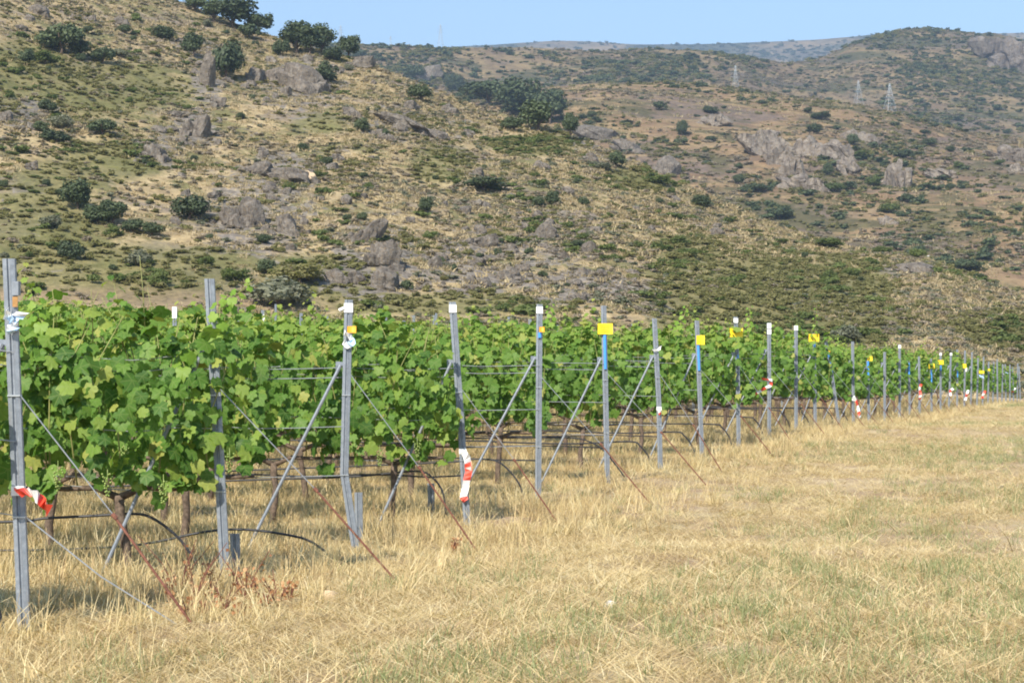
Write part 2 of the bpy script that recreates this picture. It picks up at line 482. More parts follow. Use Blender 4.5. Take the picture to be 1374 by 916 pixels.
def project(x, y, z):
    return CX + FPX * x / y, HY - FPX * (z - EYE) / y

def ell(sx, sy, cx, cy, rx, ry, soft=0.35):
    d = np.sqrt(((sx - cx) / rx) ** 2 + ((sy - cy) / ry) ** 2)
    return 1 - smooth(1 - soft, 1 + soft, d)
def olive_mask(sx, sy):
    m = np.zeros_like(sx)
    for e in ((60, 345, 110, 40), (70, 250, 60, 40), (200, 390, 120, 20), (1015, 400, 150, 62), (930, 350, 60, 40), (1120, 430, 90, 35), (110, 120, 150, 40), (150, 215, 80, 30), (60, 300, 80, 60), (590, 220, 45, 28), (150, 365, 210, 40),
              (430, 375, 90, 35), (590, 408, 180, 15), (1340, 440, 60, 24), (1170, 385, 40, 14), (430, 165, 40, 14), (720, 195, 60, 15), (860, 240, 55, 16), (30, 90, 60, 40), (1130, 365, 60, 22)):
        m = np.maximum(m, ell(sx, sy, *e))
    return m
def rocky_mask(sx, sy):
    m = np.zeros_like(sx)
    for e in ((345, 280, 80, 60), (380, 232, 70, 26), (505, 345, 65, 60), (400, 112, 70, 36), (550, 168, 80, 26), (735, 320, 65, 45), (645, 330, 55, 26), (850, 196, 80, 26), (278, 100, 24, 50), (215, 200, 40, 24),
              (780, 385, 90, 26), (455, 372, 45, 22), (265, 172, 34, 30), (600, 100, 60, 26), (1230, 360, 46, 14), (620, 370, 70, 30), (30, 150, 40, 20)):
        m = np.maximum(m, ell(sx, sy, *e, 0.5))
    return m
def sheet(name, segs, ncol, nrows, mat, lo=-330, hi=1700):
    pxs = np.linspace(lo, hi, ncol)
    X, Yv, Zv = [], [], []
    for si, (seg, nr) in enumerate(zip(segs, nrows)):
        t = np.linspace(0, 1, nr)
        if si < len(segs) - 1: t = t[:-1]
        P, T = np.meshgrid(pxs, t)
        x, y, z = hill_point(P.ravel(), seg, T.ravel())
        X.append(x.reshape(P.shape)); Yv.append(y.reshape(P.shape)); Zv.append(z.reshape(P.shape))
    X = np.vstack(X); Yv = np.vstack(Yv); Zv = np.vstack(Zv)
    nr, nc = X.shape
    V = np.stack([X.ravel(), Yv.ravel(), Zv.ravel()], 1)
    i = np.arange(nr - 1)[:, None] * nc + np.arange(nc - 1)[None, :]
    F = np.stack([i, i + 1, i + nc + 1, i + nc], -1).reshape(-1, 4)
    me = np_mesh(name, V, F, [mat], True)
    if segs[0] == 0:
        sx, sy = project(V[:, 0], V[:, 1], V[:, 2])
        for nm, arr in (('soil', ell(sx, sy, 110, 408, 330, 24, 0.4)), ('scrubland', olive_mask(sx, sy)), ('rocky', rocky_mask(sx, sy))):
            a = me.attributes.new(nm, 'FLOAT', 'POINT'); a.data.foreach_set('value', arr.astype(np.float32))
    o = obj(name, me)
    return tag(o, kind='structure')

tag(sheet('near_hillside', [0, 1], 560, [230, 30], M['hill']), 'dry grassy hillside with scrub and granite rising behind the vineyard')
tag(sheet('middle_hillside', [2, 3], 420, [160, 24], M['midhill']), 'reddish brown rocky slope beyond the near hill')
tag(sheet('back_hill', [4, 5], 420, [130, 24], M['backhill']), 'hazy plateau and rounded hill behind the rocky slope')
tag(sheet('far_hills', [6, 7], 300, [60, 10], M['farhill']), 'bluish far hills along the skyline')

def ground_sheet():
    xs = np.concatenate([np.linspace(-130, -12, 60), np.linspace(-11.5, 16, 140), np.linspace(17, 130, 60)])
    ys = np.concatenate([np.linspace(-25, 7, 20), np.linspace(7.3, 45, 170), np.linspace(46, 150, 90)])
    X, Y = np.meshgrid(xs, ys)
    Z = gnd(X, Y)
    nr, nc = X.shape
    V = np.stack([X.ravel(), Y.ravel(), Z.ravel()], 1)
    i = np.arange(nr - 1)[:, None] * nc + np.arange(nc - 1)[None, :]
    F = np.stack([i, i + 1, i + nc + 1, i + nc], -1).reshape(-1, 4)
    return tag(obj('ground', np_mesh('ground', V, F, [M['ground']], True)), kind='structure')
ground_sheet()

def at(px, py, back=False):
    """the point of the relief that shows at a photograph pixel, and its distance"""
    u = (px - CX) / FPX; want = (HY - py) / FPX
    segs = ((0, 400), (2, 400), (4, 300), (6, 200))
    for seg, n in segs:
        t = np.linspace(0, 1, n)
        x, y, z = hill_point(np.full(n, px, float), seg, t)
        ang = (z - EYE) / y
        k = np.argmax(ang >= want)
        if ang[k] >= want:
            return Vector((x[k], y[k], z[k]))
    return None

# ------------------------------------------------------------------ scattering (ground cover that nobody could count)
def source_collection(name, meshes):
    c = bpy.data.collections.new(name)
    for i, me in enumerate(meshes):
        o = bpy.data.objects.new('%s_%02d' % (name, i), me)
        c.objects.link(o)
    return c

def scatter(name, P, rot, scl, idx, coll, label=None):
    n = len(P)
    me = bpy.data.meshes.new(name)
    me.vertices.add(n); me.vertices.foreach_set('co', np.asarray(P, np.float32).ravel())
    for nm, ty, field, arr in (('rot', 'FLOAT_VECTOR', 'vector', rot), ('scl', 'FLOAT_VECTOR', 'vector', scl), ('idx', 'INT', 'value', idx)):
        a = me.attributes.new(nm, ty, 'POINT')
        a.data.foreach_set(field, np.asarray(arr, np.int32 if ty == 'INT' else np.float32).ravel())
    g = bpy.data.node_groups.new(name, 'GeometryNodeTree')
    g.interface.new_socket('Geometry', in_out='INPUT', socket_type='NodeSocketGeometry')
    g.interface.new_socket('Geometry', in_out='OUTPUT', socket_type='NodeSocketGeometry')
    gi = g.nodes.new('NodeGroupInput'); go = g.nodes.new('NodeGroupOutput')
    iop = g.nodes.new('GeometryNodeInstanceOnPoints')
    ci = g.nodes.new('GeometryNodeCollectionInfo')
    ci.inputs['Collection'].default_value = coll
    ci.inputs['Separate Children'].default_value = True
    ci.inputs['Reset Children'].default_value = True
    def attr(nm, ty):
        a = g.nodes.new('GeometryNodeInputNamedAttribute'); a.data_type = ty; a.inputs['Name'].default_value = nm
        return a.outputs['Attribute']
    e = g.nodes.new('FunctionNodeEulerToRotation')
    g.links.new(attr('rot', 'FLOAT_VECTOR'), e.inputs[0])
    g.links.new(gi.outputs[0], iop.inputs['Points'])
    g.links.new(ci.outputs[0], iop.inputs['Instance'])
    iop.inputs['Pick Instance'].default_value = True
    g.links.new(attr('idx', 'INT'), iop.inputs['Instance Index'])
    g.links.new(e.outputs[0], iop.inputs['Rotation'])
    g.links.new(attr('scl', 'FLOAT_VECTOR'), iop.inputs['Scale'])
    g.links.new(iop.outputs[0], go.inputs[0])
    o = obj(name, me)
    md = o.modifiers.new('scatter', 'NODES'); md.node_group = g
    tag(o, label, None, None, 'stuff')
    return o

def frames(nrm, tip):
    """orthonormal frames: columns (side, tip, normal)"""
    nrm = nrm / np.linalg.norm(nrm, axis=1, keepdims=True)
    tip = tip - nrm * np.sum(nrm * tip, 1, keepdims=True)
    tip = tip / (np.linalg.norm(tip, axis=1, keepdims=True) + 1e-9)
    side = np.cross(tip, nrm)
    return np.stack([side, tip, nrm], 2)

def place_cards(card_v, card_f, P, A, S):
    """copies of a small card (k verts) at points P with frames A and sizes S"""
    k = len(card_v)
    V = np.einsum('nij,kj->nki', A, card_v) * np.asarray(S)[:, None, None] + P[:, None, :]
    F = (card_f[None] + (np.arange(len(P)) * k)[:, None, None]).reshape(-1, card_f.shape[1])
    return V.reshape(-1, 3), F

# --- foliage crowns for shrubs and trees
def crown_mesh(name, seed, mat, blobs, nleaf, leaf, flat=1.0, bottom=0.0, trunk=None, extra=()):
    """leaf clumps on the shells of overlapping lobes; unit-sized, base at z = 0"""
    r = np.random.default_rng(seed)
    C = []; Rr = []
    for i in range(blobs):
        a = r.uniform(0, 6.28); d = math.sqrt(r.uniform(0, 1)) * 0.36
        rad = r.uniform(0.14, 0.27) * (1.15 - d)
        C.append((d * math.cos(a), d * math.sin(a), bottom + (0.28 + r.uniform(0, 0.5) * (1 - d)) * flat)); Rr.append(rad)
    C = np.array(C); Rr = np.array(Rr)
    w = Rr ** 2 / np.sum(Rr ** 2)
    which = r.choice(blobs, nleaf, p=w)
    d = r.normal(size=(nleaf, 3)); d /= np.linalg.norm(d, axis=1, keepdims=True)
    rad = Rr[which] * r.uniform(0.45, 1.25, nleaf)
    P = C[which] + d * rad[:, None] * np.array([1, 1, 0.85 * max(flat, 0.5)])
    keep = P[:, 2] > 0.01
    P = P[keep]; d = d[keep]; n = len(P)
    nr = d + r.normal(scale=0.55, size=(n, 3)) + np.array([0, 0, 0.25])
    tip = r.normal(size=(n, 3))
    A = frames(nr, tip)
    cv = np.array([(-0.5, -0.25, 0), (0.05, -0.55, 0.06), (0.55, -0.05, 0), (0.2, 0.5, 0.08), (-0.35, 0.42, 0)])
    cf = np.array([(0, 1, 2, 3, 4)])
    S = leaf * r.uniform(0.6, 1.5, n)
    V, F = place_cards(cv, cf, P, A, S)
    tint = np.repeat(np.clip(r.normal(0.5, 0.22, n), 0, 1), 5)
    return np_mesh(name, V, F, [mat], False, None, tint)

OAK = [crown_mesh('oak_crown', 100 + i, M['oak'], 14, 2200, 0.055) for i in range(4)]
OAKT = [crown_mesh('tree_crown', 120 + i, M['oak'], 13, 2200, 0.052, 1.0, 0.12) for i in range(3)]
GREY = [crown_mesh('grey_crown', 140 + i, M['greygreen'], 13, 1700, 0.055, 0.8) for i in range(3)]
OLIVE = [crown_mesh('olive_crown', 160 + i, M['olive'], 15, 1700, 0.055, 0.75) for i in range(3)]
FRESH = [crown_mesh('fresh_crown', 180 + i, M['fresh'], 13, 1700, 0.055, 0.85) for i in range(3)]

def low(name, seed, mat, n=5):
    return [crown_mesh(name, seed + i, mat, 8, 170, 0.125, 0.6) for i in range(n)]
def tuft_meshes(name, seed, mat, n, blades, h, w, spread, lean):
    out = []
    for i in range(n):
        r = np.random.default_rng(seed + i)
        V = []; F = []; T = []
        for b in range(blades):
            a = r.uniform(0, 6.28); d = r.uniform(0, spread)
            x, y = d * math.cos(a), d * math.sin(a)
            hh = h * r.uniform(0.45, 1.15); ln = r.uniform(lean[0], lean[1]) * hh
            a2 = r.uniform(0, 6.28); lx, ly = ln * math.cos(a2), ln * math.sin(a2)
            a3 = r.uniform(0, 3.14); wx, wy = w * math.cos(a3) * r.uniform(0.6, 1.4), w * math.sin(a3)
            zz = hh * math.sqrt(max(0.05, 1 - min(0.95, (ln / hh) ** 2)))
            k = len(V)
            V += [(x - wx, y - wy, 0), (x + wx, y + wy, 0), (x + lx * .45 + wx * .8, y + ly * .45 + wy * .8, zz * .62), (x + lx * .45 - wx * .8, y + ly * .45 - wy * .8, zz * .62),
                  (x + lx + wx * .25, y + ly + wy * .25, zz), (x + lx - wx * .25, y + ly - wy * .25, zz)]
            F += [(k, k + 1, k + 2, k + 3), (k + 3, k + 2, k + 4, k + 5)]
            T += [min(1, max(0, r.normal(0.5, 0.25)))] * 6
        out.append(np_mesh(name, np.array(V), np.array(F), [mat], False, None, np.array(T)))
    return out

def hill_scatter(name, seg, n, coll_n, coll, size, weight, label, lo=-120, hi=1500, t0=0.0):
    r = np.random.default_rng(abs(hash(name)) % 1000 if False else sum(map(ord, name)))
    px = r.uniform(lo, hi, n)
    u, Y, Z = column(px)
    a, b = Y[seg], Y[seg + 1]
    q = r.uniform(t0, 1, n)
    y = np.sqrt(a ** 2 + (b ** 2 - a ** 2) * q)
    t = (y - a) / (b - a)
    x, y, z = hill_point(px, seg, t)
    sx, sy = project(x, y, z)
    p = weight(x, y, sx, sy)
    k = r.uniform(0, 1, n) < p
    x, y, z = x[k], y[k], z[k]; m = len(x)
    s = size[0] + (size[1] - size[0]) * r.uniform(0, 1, m) ** 2.0
    rot = np.stack([r.normal(0, .08, m), r.normal(0, .08, m), r.uniform(0, 6.28, m)], 1)
    hz = 1.0 if seg == 0 and 'scrub' in name else 1.0
    scl = np.stack([s * r.uniform(.7, 1.5, m), s * r.uniform(.7, 1.5, m), s * hz * r.uniform(.5, 1.0, m)], 1)
    return scatter(name, np.stack([x, y, z - 0.06 * s], 1), rot, scl, r.integers(0, coll_n, m), coll, label)

def foot_clear(sx, sy):
    # the ploughed bare strip along the foot of the hill, at the left
    return 1 - 0.85 * ell(sx, sy, 120, 412, 300, 22, 0.25)
def w_olive(x, y, sx, sy):
    f = fbm(x / 9, y / 13, 41, 4)
    return np.clip(0.06 + smooth(0.02, 0.4, f) * 0.38 + olive_mask(sx, sy) * 0.55, 0, 1) * foot_clear(sx, sy)
def w_fresh(x, y, sx, sy):
    return np.clip(smooth(0.1, 0.5, fbm(x / 8, y / 12, 43, 3)) * 0.35 + 0.5 * olive_mask(sx, sy) * smooth(-.1, .4, fbm(x / 6, y / 9, 44, 3)), 0, 1) * foot_clear(sx, sy)
def w_grey(x, y, sx, sy):
    f = fbm(x / 11, y / 15, 47, 4)
    return np.clip(0.3 + smooth(-0.05, 0.35, f) * 0.7 - .7 * olive_mask(sx, sy), 0, 1)
def w_tuft(x, y, sx, sy):
    f = fbm(x / 7, y / 10, 53, 4)
    return np.clip(0.35 + smooth(-0.2, 0.3, f) * 0.65 - 0.8 * olive_mask(sx, sy), 0, 1)

c_olive = source_collection('olive_scrub_clump', low('olive_clump', 300, M['olive']))
c_fresh = source_collection('fresh_scrub_clump', low('fresh_clump', 320, M['fresh'], 4))
c_grey = source_collection('grey_scrub_clump', low('grey_clump', 340, M['greyscrub'], 4))
c_sage = source_collection('sage_clump', low('sage_clump', 350, M['greygreen'], 4))
c_oak = source_collection('far_shrub_clump', low('far_shrub', 360, M['oak'], 5))
c_tuft = source_collection('hill_tuft', tuft_meshes('hill_tuft', 380, M['tuft'], 5, 20, 0.5, 0.05, 0.6, (0.3, 0.9)))

hill_scatter('olive_scrub', 0, 40000, 5, c_olive, (0.35, 1.3), w_olive, 'low olive green scrub spread in patches over the near hillside')
hill_scatter('green_scrub', 0, 12000, 4, c_fresh, (0.5, 1.9), w_fresh, 'fresher green low scrub among the dry hillside grass')
hill_scatter('grey_scrub', 0, 27000, 4, c_grey, (0.3, 1.05), w_grey, 'dead greyish brown brush between rocks on the near hillside')
hill_scatter('sage_scrub', 0, 15000, 4, c_sage, (0.3, 1.05), w_grey, 'grey green aromatic scrub dotted over the near hillside')
hill_scatter('hillside_grass', 0, 52000, 5, c_tuft, (0.5, 1.1), w_tuft, 'dry straw coloured grass tufts on the near hillside')

def w_mid(x, y, sx, sy):
    f = fbm(x / 45, y / 60, 61, 4)
    m = np.zeros_like(sx)
    for e in ((1170, 235, 90, 50), (1080, 270, 90, 35), (880, 215, 80, 30), (760, 165, 80, 20), (1130, 215, 50, 18), (1300, 320, 120, 40)): m = np.maximum(m, ell(sx, sy, *e))
    return np.clip(0.05 + smooth(0.05, 0.45, f) * 0.4 + 0.65 * m, 0, 1)
def w_back(x, y, sx, sy):
    f = fbm(x / 70, y / 110, 67, 4)
    return np.clip(0.08 + smooth(0.0, 0.45, f) * 0.75 + 0.35 * ell(sx, sy, 1290, 130, 110, 70), 0, 1)
hill_scatter('slope_scrub', 2, 22000, 5, c_olive, (0.8, 2.8), w_mid, 'olive scrub spread over the reddish middle slope', 350)
hill_scatter('slope_shrubs', 2, 4200, 5, c_oak, (1.5, 4.5), w_mid, 'small dark shrubs speckling the middle slope', 350)
hill_scatter('slope_brush', 2, 26000, 4, c_grey, (0.7, 2.4), lambda x, y, sx, sy: np.clip(0.3 + fbm(x / 40, y / 50, 71, 3), 0, 1), 'greyish brown brush on the middle slope', 350)
hill_scatter('slope_grass', 2, 12000, 5, c_tuft, (1.2, 3.0), lambda x, y, sx, sy: np.clip(0.3 + fbm(x / 30, y / 40, 73, 3), 0, 1), 'dry grass tufts on the middle slope', 350)
hill_scatter('plateau_woodland', 4, 11000, 5, c_oak, (2.0, 7.0), w_back, 'dark holm oak cover spread over the plateau and the round hill', 350)
hill_scatter('plateau_scrub', 4, 16000, 5, c_olive, (2.0, 5.5), w_back, 'olive scrub spread over the plateau', 350)
hill_scatter('plateau_brush', 4, 20000, 4, c_grey, (1.2, 3.5), lambda x, y, sx, sy: np.clip(0.45 + fbm(x / 60, y / 90, 77, 3), 0, 1), 'greyish brown brush over the plateau and the round hill', 350)
hill_scatter('far_woodland', 6, 9000, 5, c_oak, (5.0, 15.0), lambda x, y, sx, sy: np.clip(0.25 + smooth(-.1, .4, fbm(x / 200, y / 300, 79, 4)), 0, 1), 'dark woodland patches on the far hills', 350)

# ------------------------------------------------------------------ hill shrubs, trees and boulders one by one
TRUNK = None
def trunk_mesh():
    m = MB()
    m.tube([(0, 0, -0.08), (0.01, 0.01, 0.12), (-0.02, 0.0, 0.3), (0.02, 0.02, 0.5)], [0.04, 0.032, 0.025, 0.012], 6)
    for a in (0.4, 2.3, 4.4):
        m.tube([(0, 0, 0.16), (0.13 * math.cos(a), 0.13 * math.sin(a), 0.34), (0.24 * math.cos(a), 0.24 * math.sin(a), 0.5)], [0.022, 0.015, 0.008], 5)
    return np_mesh('trunk', m.v, m.f, [M['bark']], True)
TRUNK = trunk_mesh()
KIND = {'o': (OAK, 'holm_oak_shrub', 'shrub'), 't': (OAKT, 'holm_oak_tree', 'tree'), 'g': (GREY, 'grey_shrub', 'shrub'), 'l': (OLIVE, 'olive_shrub', 'shrub'), 'f': (FRESH, 'green_shrub', 'shrub')}
cnt = 0
def shrub(kind, px, py, w, h, label, group):
    """px, py: the middle of its foot in the photograph; w, h its size there"""
    global cnt
    p = at(px, py)
    if p is None: return
    meshes, name, cat = KIND[kind]
    k = p.y / FPX
    e = empty(name, p - Vector((0, 0, 0.1)), random.uniform(0, 6.28))
    sx = w * k / (0.95 if kind != 't' else 0.82); sz = h * k / (0.95 if kind != 't' else 0.88)
    c = obj('crown', meshes[cnt % len(meshes)], e); c.scale = (sx, sx, sz)
    t = obj('trunk', TRUNK, e); t.scale = (sx, sx, sz)
    tag(e, label, cat, group)
    cnt += 1

GS = 'shrubs and trees on the near hillside'
GM = 'shrubs on the middle slope'
SHR = [
 ('t', 262, 16, 34, 20, 'small oak highest up on the skyline, left of the other crest trees'),
 ('t', 312, 38, 58, 40, 'broad dark oak on the hill crest with sky behind its uneven top'),
 ('t', 348, 46, 36, 30, 'oak on the hill crest just below the broad dark one'),
 ('t', 398, 72, 52, 42, 'wide oak on the crest above the big grey boulder slabs'),
 ('t', 432, 72, 34, 38, 'upright oak at the right end of the pair on the crest above the boulders'),
 ('t', 468, 78, 30, 32, 'last dark oak on the crest before the ridge drops to the plateau'),
 ('t', 287, 30, 36, 30, 'oak joining the small highest oak to the broad dark one on the crest'),
 ('o', 334, 52, 34, 24, 'dark scrub oak filling the gap under the broad crest oak'),
 ('o', 376, 74, 26, 26, 'bushy oak at the left foot of the wide oak above the boulder slabs'),
 ('t', 416, 74, 34, 34, 'oak filling the middle of the pair on the crest above the boulders'),
 ('o', 448, 82, 30, 22, 'low dark oak between the upright crest oak and the last one'),
 ('o', 484, 80, 24, 16, 'low dark scrub oak trailing down from the last crest oak'),
 ('t', 680, 150, 44, 38, 'oak linking the wide grove to the broad dark oak on the descending ridge'),
 ('t', 722, 176, 46, 38, 'low oak in front of the tallest oak of the ridge clump'),
 ('o', 640, 132, 40, 24, 'scrub oak at the upper end of the wide grove on the ridge'),
 ('o', 690, 176, 40, 24, 'dark scrub below the broad dark oak of the ridge clump'),
 ('o', 132, 300, 40, 30, 'dark shrub bridging the first two of the diagonal line'),
 ('o', 178, 314, 34, 26, 'dark shrub bridging the lower half of the diagonal line'),
 ('f', 60, 86, 40, 24, 'green bush at the left skirt of the largest high shrub'),
 ('o', 108, 76, 34, 30, 'dark shrub at the right skirt of the largest high shrub'),
 ('f', 316, 378, 44, 26, 'fresh green bush left of the largest shrub at the hill foot'),
 ('o', 82, 72, 62, 50, 'largest shrub high on the hill, dark green and sprawling'),
 ('o', 220, 53, 34, 22, 'compact round shrub alone in straw below the skyline'),
 ('o', 260, 76, 34, 40, 'tall rounded shrub beside the dark tree next to a grey rock column'),
 ('o', 303, 106, 48, 62, 'tall dark oak bush right of the grey rock column below the crest'),
 ('o', 138, 86, 34, 28, 'dark shrub with pale companion above the olive scrub band high on the hill'),
 ('g', 160, 77, 26, 16, 'pale low shrub touching the dark one above the olive scrub band'),
 ('o', 166, 45, 18, 16, 'small shrub on bare straw near the hill top'),
 ('o', 34, 86, 24, 26, 'dark narrow shrub by the picture edge high on the hill'),
 ('o', 64, 152, 26, 24, 'upper shrub of the dark cluster of four on the hillside'),
 ('g', 84, 172, 38, 27, 'grey green shrub in the middle of the cluster of four'),
 ('o', 56, 178, 24, 18, 'small dark shrub at the side of the cluster of four'),
 ('o', 76, 191, 42, 21, 'lowest and widest dark shrub of the cluster of four'),
 ('o', 137, 182, 38, 28, 'rounded shrub standing apart beside the cluster of four'),
 ('o', 104, 280, 46, 46, 'big dark oak shrub heading the diagonal line of shrubs on the lower hillside'),
 ('o', 152, 303, 50, 42, 'dark shrub second in the diagonal line on the lower hillside'),
 ('f', 152, 318, 28, 20, 'fresh green shrub below the diagonal line of dark shrubs'),
 ('o', 204, 318, 34, 24, 'dark flat shrub at the lower end of the diagonal line'),
 ('o', 255, 296, 52, 38, 'broad shrub standing alone left of the square grey outcrop'),
 ('g', 70, 306, 32, 26, 'grey green shrub below the big dark oak shrub by the picture edge'),
 ('o', 95, 350, 36, 32, 'dark shrub low on the slope above the brown bare strip'),
 ('g', 188, 358, 38, 32, 'pale streaky shrub low on the slope amid olive scrub'),
 ('f', 213, 386, 30, 32, 'small conical green shrub just above the bare strip'),
 ('f', 276, 358, 24, 20, 'small bright shrub in a hollow right of the pale streaky one'),
 ('g', 374, 412, 92, 56, 'largest shrub at the hill foot, grey green and rounded, close behind the vines'),
 ('l', 402, 380, 70, 42, 'olive brown mound of a bush behind the largest shrub at the hill foot'),
 ('o', 356, 368, 30, 24, 'dark shrub tucked between the two large bushes at the hill foot'),
 ('o', 352, 328, 22, 17, 'little dark shrub under the square grey outcrop'),
 ('o', 440, 112, 36, 34, 'dark bush among straw right of the big boulder slabs'),
 ('o', 565, 136, 36, 28, 'dark rounded bush on the ridge line above the middle of the vineyard'),
 ('o', 487, 178, 22, 22, 'small dark shrub in the middle of the hill beside low rocks'),
 ('o', 441, 223, 18, 16, 'tiny dark shrub on open straw at mid slope'),
 ('f', 426, 238, 16, 12, 'tiny green shrub beside the tan boulder'),
 ('o', 648, 257, 60, 24, 'long low dark green shrub on pale straw in the middle of the hill'),
 ('o', 571, 286, 22, 26, 'small dark shrub standing alone above the slanting rock slab'),
 ('o', 546, 390, 20, 18, 'shrub at the foot of the slanting rock slab'),
 ('o', 465, 296, 14, 11, 'tiny green shrub above the slanting rock slab'),
 ('t', 655, 142, 62, 34, 'wide grove of oaks where the ridge starts to drop'),
 ('t', 704, 158, 60, 48, 'broad dark oak in the clump on the descending ridge'),
 ('t', 738, 166, 46, 48, 'tallest oak in the clump on the descending ridge'),
 ('t', 766, 188, 22, 36, 'slender dark oak at the lower end of the ridge clump'),
 ('o', 560, 108, 28, 26, 'dark shrub among grey rocks on the ridge'),
 ('o', 610, 124, 30, 28, 'dark oak shrub below the plateau edge on the ridge'),
 ('o', 826, 224, 28, 26, 'round dark oak on the spur above the middle slope'),
 ('g', 808, 228, 24, 18, 'grey green shrub beside the round dark oak on the spur'),
 ('f', 880, 246, 44, 18, 'bright green flat bush along the spur edge'),
 ('o', 742, 276, 20, 24, 'dark shrub on straw right of the long low shrub'),
 ('o', 722, 278, 18, 18, 'small dark shrub, partner of the one on straw by the long low shrub'),
 ('o', 784, 276, 16, 14, 'little dark shrub alone on the straw spur'),
 ('o', 775, 334, 20, 16, 'ball shaped dark shrub below the spur on scree'),
 ('o', 806, 369, 14, 13, 'tiny ball shaped shrub on the scree near the vines'),
 ('g', 797, 388, 18, 14, 'small pale green shrub on the scree just above the vines'),
 ('f', 910, 330, 34, 20, 'brightest green bush in the olive scrub patch'),
 ('f', 925, 345, 34, 18, 'second bright green bush in the olive scrub patch'),
 ('o', 942, 278, 28, 20, 'dark shrub at the spur edge beside a paler one'),
 ('g', 1134, 458, 42, 32, 'grey round bush at the hill foot above the leaning post'),
 ('f', 1110, 332, 46, 18, 'low green bush on the tip of the spur'),
 ('f', 1186, 340, 30, 16, 'small round green bush at the spur edge'),
 ('f', 1113, 378, 26, 22, 'dark green bush in the olive scrub on the spur tip'),
 ('f', 1140, 372, 24, 18, 'round green bush beside the tan clearing on the spur'),
 ('o', 1292, 362, 54, 18, 'long dark shrub on the lower spur edge beyond the rock mound'),
 ('o', 1314, 377, 20, 14, 'small dark shrub at the end of the lower spur edge'),
 ('f', 1233, 346, 24, 18, 'dark green bush touching the white boulder on the spur'),
]
for s in SHR: shrub(*s, GS)
SHM = [
 ('o', 990, 248, 18, 18, 'round dark shrub alone on the reddish slope above the spur'),
 ('o', 1046, 294, 36, 22, 'dark shrub group nestled in the gully under the cliffs'),
 ('o', 1016, 258, 40, 14, 'flat dark shrub on the reddish slope beside the gully'),
 ('o', 1110, 236, 16, 20, 'dark shrub at the foot of the pale cliff'),
 ('f', 1172, 250, 24, 20, 'bright green shrub left of the upright rock fin'),
 ('f', 1195, 286, 28, 18, 'bright green shrub below the upright rock fin'),
 ('o', 1218, 272, 20, 16, 'dark shrub below and right of the upright rock fin'),
 ('o', 1144, 196, 18, 18, 'dark shrub on top of the pale cliff at its right end'),
 ('o', 1092, 180, 24, 18, 'dark shrub standing on the brow of the pale cliff'),
 ('o', 1102, 160, 30, 12, 'dark line of oak along the top of the cliffs'),
 ('o', 1084, 152, 14, 10, 'small dark shrub at the ridge above the cliffs'),
 ('o', 1246, 196, 22, 12, 'dark shrub on the tan crest right of the pylons'),
 ('o', 1216, 214, 24, 16, 'dark shrub above the upright rock fin'),
 ('f', 1286, 226, 16, 13, 'round green shrub on the bare tan slope'),
 ('f', 1342, 222, 16, 11, 'round green shrub under the grey rock dome'),
 ('o', 1276, 204, 14, 10, 'small dark shrub on the bare tan slope'),
 ('o', 1276, 256, 18, 12, 'flat dark shrub on the open brown slope'),
 ('o', 990, 226, 14, 10, 'small shrub on the crest of the reddish slope'),
 ('o', 955, 190, 18, 10, 'dark shrub on the reddish slope among grey brush'),
 ('o', 915, 182, 16, 24, 'dark shrub patch trailing down the reddish slope'),
 ('o', 885, 148, 22, 14, 'dark oak at the upper edge of the reddish slope'),
 ('o', 955, 152, 24, 12, 'dark shrub at the upper edge of the reddish slope by the brush'),
 ('o', 795, 158, 14, 12, 'dark shrub above the ridge clump on the reddish slope'),
 ('f', 1120, 258, 30, 18, 'green bush mass below the pale cliff'),
 ('f', 1150, 212, 36, 16, 'bright green patch of scrub right of the pale cliff'),
]
for s in SHM: shrub(*s, GM)
def zone(px, py):
    f = (py - float(np.interp(px, NXS, NYS))) / max(20.0, 430 - float(np.interp(px, NXS, NYS))) if px > 250 else py / 430.0
    v = 'upper' if f < 0.36 else ('middle' if f < 0.68 else 'lower')
    return v + (' left flank' if px < 330 else (' central face' if px < 720 else ' descending spur'))
# small shrubs dotted between them
r_ = random.Random(5)
n_ = 0
while n_ < 110:
    px, py = r_.uniform(0, 1374), r_.uniform(20, 440)
    if py < np.interp(px, NXS, NYS) + 14: continue
    if olive_mask(np.array([px]), np.array([py]))[0] > 0.5 and r_.random() < 0.5: continue
    if py > 395 and px < 420: continue
    w = r_.uniform(8, 16)
    kd = r_.choice('oooglf'); zn = zone(px, py)
    lb = 'small %s shrub dotted on the %s of the near hill' % ({'o': 'dark', 'g': 'grey green', 'l': 'olive brown', 'f': 'bright green'}[kd], zn)
    shrub(kd, px, py, w, w * r_.uniform(0.7, 1.0), lb, lb.replace('shrub', 'shrubs'))
    n_ += 1

